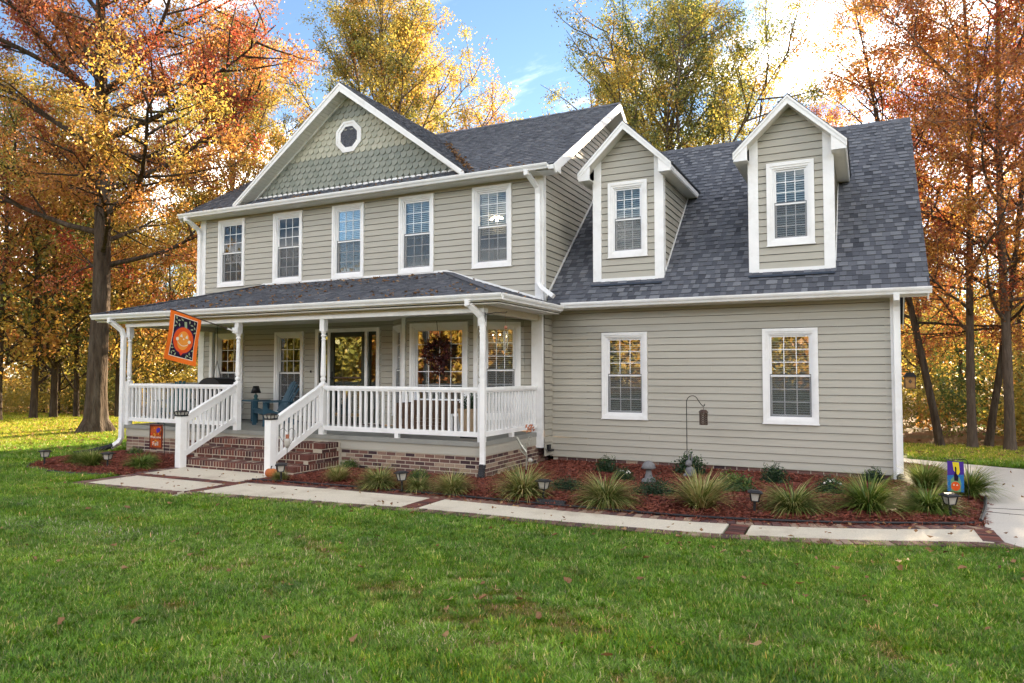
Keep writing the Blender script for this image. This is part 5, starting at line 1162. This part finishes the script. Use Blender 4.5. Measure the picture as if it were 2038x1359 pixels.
FARG = kind(grow(6, 15, .14, .12, 4.2, 30, .50, 18, .2, (0, 0), .3, env=wide, huej=.11, l2=1.7, sg=.22))
FARY = kind(grow(7, 14, .13, .10, 4.4, 30, .36, 18, .2, (0, 0), .3, env=wide, huej=.13, l2=1.7, sg=.22))
tree('oak_tree', 'huge rust and olive oak with a broad flared trunk left of the porch', (-14.9, .15), *OAK, rz=.6)
# surface roots of the oak
tree('golden_tree', 'tall golden yellow tree rising behind the front gable', (-14.1, 13), *GOLD, rz=1.)
tree('olive_tree', 'broad olive and yellow tree behind the two dormers', (-1.1, 14), *OLIVE, rz=2.)
tree('rust_tree', 'rust red tree showing just above the second dormer', (4.6, 17), *RUST, rz=.3, s=.72)
tree('rust_tree', 'leaning dark trunk rust tree nearest the wing corner', (7.75, 11.3), *RUSTB, rz=0., s=.95)
tree('rust_tree', 'straight grey trunk rust tree second from the wing corner', (8.5, 11.2), *RUST, rz=1.9, s=.98)
tree('rust_tree', 'slender rust tree third from the wing corner, close behind its neighbour', (8.95, 11.9), *RUSTB, rz=2.6, s=.9)
tree('rust_tree', 'tall grey trunk rust tree farthest from the wing corner with the sun behind', (9.35, 10.7), *RUST, rz=4.1, s=1.05)
tree('golden_tree', 'yellow green tree behind the porch roof end, between the oak and the house', (-20.4, 10), *GOLD, rz=2.2, s=.86)
tree('gold_tree', 'orange gold tree peeking past the front gable rake', (-22.5, 15), *FARG, rz=.9, s=1.08)
wl_ = 'slim tree in the golden woods beyond the oak'
for i, (x, y, k, s) in enumerate([(-22.9, 1.7, 0, .9), (-23.3, 3.2, 1, 1.), (-23.2, 3.9, 0, .95), (-23.8, 5.2, 1, .85), (-22.6, 6.2, 0, .8), (-31, 8, 1, 1.05), (-35, 12, 0, 1.1), (-36.5, 17, 1, 1.05), (-34, 21, 0, 1.1), (-27, 12, 1, .8), (-40, 8, 0, 1.2), (-29, 19, 1, .95), (-42, 16, 1, 1.2), (-33, 4, 0, 1.), (-26, 24, 0, 1.1), (-30, 13, 0, .7), (-38, 22, 1, 1.1), (-28, 7, 1, .6), (-45, 12, 0, 1.2), (-24, 18, 1, .75), (-46, 22, 1, 1.2)]):
    tree('woodland_tree', ('slim dark trunk at the picture edge in the woods beyond the oak', 'slim pale trunk first of the close pair in the woods beyond the oak', 'slim pale trunk second of the close pair in the woods beyond the oak', 'thin trunk beside the oak in the woods behind', 'thin trunk seen between the oak and the porch')[i] if i < 5 else wl_, (x, y), *((FARG, FARY)[k]), rz=i * 1.7, s=s, group='golden woods beyond the oak')
for i, (x, y, k, s) in enumerate([(8., 26, 0, .8), (10.2, 31, 1, .9), (12.3, 28, 0, .85), (11.9, 20, 0, .62), (14.5, 24, 1, .9), (7., 22, 1, .45), (13.2, 17, 1, .6), (16, 33, 0, 1.), (6., 34, 1, .85), (10.2, 16.5, 0, .42)]):
    tree('woodland_tree', 'golden tree in the woods beyond the drive', (x, y), *((FARG, FARY)[k]), rz=i * 2.1 + .4, s=s, group='golden woods beyond the drive')

# undergrowth at the wood edges and the distant belt of trees all round
rng = np.random.default_rng(77)
def clumps(spec, leaf, hue, huej, seed):
    nr = np.random.default_rng(seed); C = []; Hh = []
    for (x, y, r, h, n) in spec:
        d = nr.normal(size=(n, 3)); d /= np.linalg.norm(d, axis=1)[:, None]; q = nr.random(n) ** .45; c = d * q[:, None] * np.array([r, r, h * .5]); lob = 1 + .25 * np.sin(d[:, 0] * 4 + x) * np.cos(d[:, 2] * 5 + y); c *= lob[:, None]
        c += np.array([x, y, float(gz(x, y)) + h * .5]); C.append(c); Hh.append(np.full(n, nr.normal(hue, huej)) + nr.normal(0, .06, n))
    c = np.concatenate(C); c[:, 2] = np.maximum(c[:, 2], -1.2); v, f_ = leaf_quads(c, leaf, leaf * .6, nr, .3, .15); return v, f_, np.concatenate(Hh)
sp_ = [(x, y, r, h, int(900 * r)) for x, y, r, h in [(-25 - 14 * rng.random(), 2 + 20 * rng.random(), rng.uniform(.9, 2.2), rng.uniform(1.2, 4.6)) for _ in range(46)]]
sp_ += [(6.9 + 9 * rng.random(), 12.8 + 8 * rng.random(), rng.uniform(.7, 1.5), rng.uniform(1.2, 3.6), 1100) for _ in range(26)]
v, f_, hh = clumps(sp_, .13, .30, .16, 3); link('undergrowth', npmesh('undergrowth', v, f_, leafm, hh), label='tangled green and gold undergrowth at the edge of the woods', cat='undergrowth', kind='stuff')
sp_ = []
for i in range(170):
    a = 2 * math.pi * i / 170 + rng.uniform(-.02, .02); rr = rng.uniform(62, 88); h = rng.uniform(10, 16.5); sp_.append((math.cos(a) * rr - 3, math.sin(a) * rr - 2, rng.uniform(3.5, 6), h, 1500))
for i in range(70):
    a = math.pi * 1.12 + math.pi * .76 * i / 70; rr = rng.uniform(52, 60); sp_.append((math.cos(a) * rr + 2, math.sin(a) * rr - 6, rng.uniform(3.5, 5), rng.uniform(6, 12), 2600))
v, f_, hh = clumps(sp_, .6, .46, .12, 4); link('distant_woods', npmesh('distant_woods', v, f_, leafm, hh), label='far belt of autumn woods ringing the open lawn', cat='woods', kind='stuff')

# ================================================================== lawn grass
src = []
def bladeset(n, L, r, seed, lean=0.5):
    v, q, h = blades(n, L, .0050, seed, el=(30, 86), droop=.9, seg=2, hue=(.48, .27), r=r); a = h; return npmesh('tuft', v, q, grassm, a)
for k in range(6): src.append(bladeset(32, .056, .095, 90 + k))
def lawn_ok(P):
    x, y = P[:, 0], P[:, 1]; oy = np.interp(x, OC[:, 0], OC[:, 1]); ok = y < oy - .035; ok = np.where(x < -3.36, y < -6.26, ok); ok = np.where(x < -6.0, True, ok); ok = np.where(x > 7.12, y < -4.5 - (x - 7.1) * .165, ok)
    ok &= ~inpoly(P, BED_L); ok &= ~((x > -9.9) & (x < 6.5) & (y > -2.9) & (y < 9)); ok &= ~((x > -6.05) & (x < -3.2) & (y > -6.26) & (y < -3)); return ok
def vis(P, m=.34):
    d = np.c_[P, gz(P[:, 0], P[:, 1])] - np.array([5.799, -13.524, 1.9055]); z = d @ np.array(_f); u = (d @ np.array(_r)) / np.maximum(z, .01) * 1422.93 / 2038; return (z > .7) & (np.abs(u) < .5 + m), z
P = rng.uniform((-30, -13.2), (14, 8), (900000, 2)); ok, zd = vis(P); keep = ok & lawn_ok(P); P = P[keep]; zd = zd[keep]
den = np.clip(1.15 * (5.5 / zd) ** 1.15, .05, 1.); k = rng.random(len(P)) < den; P = P[k]; zd = zd[k]
# strip of lawn beyond the drive
Q = rng.uniform((6.6, 3.2), (22, 12), (26000, 2)); Q = Q[(Q[:, 1] > 3.75 - (Q[:, 0] - 6.4) * .45)]; okq, zq = vis(Q); Q = Q[okq]; zq = zq[okq]; P = np.r_[P, Q]; zd = np.r_[zd, zq]
def vnoise(P, f, seed):
    r_ = np.random.default_rng(seed); s = 0
    for k in range(7): a = r_.uniform(0, 6.3); ff = f * r_.uniform(.6, 1.9); s = s + np.sin((P[:, 0] * math.cos(a) + P[:, 1] * math.sin(a)) * ff + r_.uniform(0, 6.3))
    return s / 7 ** .5
n = len(P); brown = vnoise(P, 1.3, 1) * .35 + vnoise(P, 5.5, 2) * .5 + vnoise(P, 15, 22) * .6 + .95 * np.exp(-((P[:, 0] - 3.4) ** 2 / 9 + (P[:, 1] + 8.7) ** 2 / 1.3)) - .95
br = sstep(.0, .8, brown)[:, None] * .9
# mowing passes follow the walk's curve; the sheen of bent blades is painted into tint
sweep = P[:, 1] + .013 * (P[:, 0] - 1) ** 2 + .09 * P[:, 0] * 0; band = np.sin(sweep * 2 * math.pi / 1.05 + .4 * vnoise(P, .5, 4)); bsoft = np.tanh(band * 1.6) * (.65 + .35 * vnoise(P, .7, 14))
tint = np.c_[1 + .25 * bsoft + .14 * vnoise(P, 2.2, 5) + .1 * vnoise(P, 11, 6), 1 + .17 * bsoft + .10 * vnoise(P, 2.2, 5) + .1 * vnoise(P, 11, 6), 1.0 + .75 * bsoft, np.ones(n)]
tint[:, :3] = tint[:, :3] * (1 - br) + np.array([1.5, .72, 1.5]) * br
pale = np.clip(np.exp(-((P[:, 0] + 1.2) ** 2 / 9 + (P[:, 1] + 8.4) ** 2 / .7)) + .8 * np.exp(-((P[:, 0] - 2.9 - .6 * (P[:, 1] + 9.6)) ** 2 / .25 + (P[:, 1] + 9.6) ** 2 / .5)), 0, 1)[:, None] * (.7 + .3 * vnoise(P, 3, 31)[:, None]); tint[:, :3] *= 1 + pale * np.array([.32, .16, 1.6])
sunlit_tint = sstep(-11, -16, P[:, 0])[:, None] + sstep(3, 6, P[:, 1])[:, None]; tint[:, :3] = tint[:, :3] * (1 - .8 * np.clip(sunlit_tint, 0, 1)) + np.array([2.3, 1.35, 1.2]) * .8 * np.clip(sunlit_tint, 0, 1)  # sunlit yellow painted into the grass tint past the oak and towards the back
lean = np.where(band > 0, .22, -.22); rz_ = rng.uniform(0, 6.3, n); sc_ = rng.uniform(.75, 1.15, n) * np.clip(zd / 9, .85, 2.2) ** .6 * (1 - .35 * br[:, 0])
tag(gn_scatter('lawn_grass', np.c_[P, gz(P[:, 0], P[:, 1]) - .004], np.c_[rng.normal(0, .12, n), lean * .6 + rng.normal(0, .1, n), rz_ * 0 + rng.normal(0, .6, n) + (rng.random(n) > .5) * 3.14], sc_, rng.integers(0, 6, n), np.clip(tint * rng.uniform(.55, 1.45, (n, 1)) * np.where(rng.random((n, 1)) < .07, np.array([[1.8, 1.2, 1.6, 1]]), 1), .2, 3.5), src), 'mown green lawn with pale stripes and thin brown patches', 'grass', kind='stuff')
print('GRASS', n, 'LEAVES', NL)

# ================================================================== fallen leaves
def oakleaf(seed):
    rg = random.Random(seed); out = []
    for i in range(16):
        t = i / 16 * 2 * math.pi; r = .5 + .5 * abs(math.sin(t * 2.5 + .3)); out.append((math.cos(t) * .055 * (.6 + .4 * r), math.sin(t) * .035 * (.35 + .65 * r), .012 + .02 * abs(math.sin(t * 1.0 + seed)) + rg.uniform(-.006, .006)))
    v = [(0, 0, .008)] + out; me = bpy.data.meshes.new('leaf'); me.from_pydata(v, [], [(0, 1 + i, 1 + (i + 1) % 16) for i in range(16)]); me.materials.append(dryleaf); a = me.attributes.new('hue', 'FLOAT', 'FACE'); a.data.foreach_set('value', [min(1, max(0, rg.gauss(.25 + .12 * (seed % 5), .1)))] * 16); return me
OL = [oakleaf(k) for k in range(7)]; cnt = 0; rg = random.Random(12)
while cnt < 85:
    x, y = rg.uniform(-9, 9), rg.uniform(-10.8, -5.4); p = np.array([[x, y]])
    if not (lawn_ok(p)[0] and vis(p, .0)[0][0]): continue
    link('fallen_leaf', rg.choice(OL), None, (x, y, GZ + rg.uniform(.028, .05)), (rg.uniform(-.5, .5), rg.uniform(-.5, .5), rg.uniform(0, 6.3)), rg.uniform(.45, .85), None, 'dry brown fallen oak leaf lying on the mown lawn', 'leaf', 'fallen leaves on the lawn'); cnt += 1
# leaf litter on the porch roof, in the gable valley and under the oak
c = []
for fr, pl_, n in ((PFR, PPL, 520), (HFR, HPL, 30)):
    q = np.array(pl_); uv = rng.uniform(q.min(0), q.max(0), (n * 2, 2)); uv = uv[inpoly(uv, pl_)][:n]; uv = uv[(vnoise(uv, 1.6, 9) > -.3)]
    c += [tuple(fr.p(u, v, .03)) for u, v in uv]
for t_ in rng.random(160): c.append((gx0 + gh - t_ * 2.2 + rng.normal(0, .05) + .05, -.70 + t_ * 2.7 + rng.normal(0, .06), gzf + .06 + t_ * 1.66))
for a in rng.uniform(-9.8, .2, 130): c.append((a, -.84 + rng.normal(.08, .06), 6.03 + rng.normal(.03, .02)))
v, q = leaf_quads(np.array(c), .085, .05, rng, 0, .2, .7); link('roof_leaf_litter', npmesh('roof_leaf_litter', v, q, dryleaf, rng.normal(.45, .2, len(c))), label='rust coloured leaf litter lying on the porch roof and valleys', cat='leaf litter', kind='stuff')
P = np.r_[rng.uniform((-28, -4), (-10.2, 9), (9000, 2)), rng.uniform((6.6, 4.5), (20, 13), (2500, 2))]; d = np.hypot(P[:, 0] + 15, P[:, 1] - .3); P = P[(rng.random(len(P)) < np.where(P[:, 0] < 0, .2 + .8 * np.exp(-(d / 4.5) ** 2), .6)) & ~((P[:, 0] > 6) & (P[:, 1] < 3.9 - (P[:, 0] - 6.4) * .45))]
v, q = leaf_quads(np.c_[P, gz(P[:, 0], P[:, 1]) + rng.uniform(.02, .06, len(P))], .12, .075, rng, 0, .2, .75); link('leaf_litter', npmesh('leaf_litter', v, q, dryleaf, rng.normal(.55, .25, len(P))), label='rust leaf litter under the oak and the wood edge', cat='leaf litter', kind='stuff')

P = np.r_[rng.uniform((-6, -6.2), (7.2, -3.6), (260, 2)), rng.uniform((-.0, -4.4), (7, -.2), (170, 2)), rng.uniform((7.2, -4), (9.5, 2), (50, 2))]
v, q = leaf_quads(np.c_[P, np.full(len(P), .15)], .062, .036, rng, 0, .2, .75); link('walk_leaf_litter', npmesh('walk_leaf_litter', v, q, dryleaf, rng.normal(.5, .25, len(P))), label='small dry leaves scattered over the walk, bed and drive', cat='leaf litter', kind='stuff')  # bed_leaf_litter
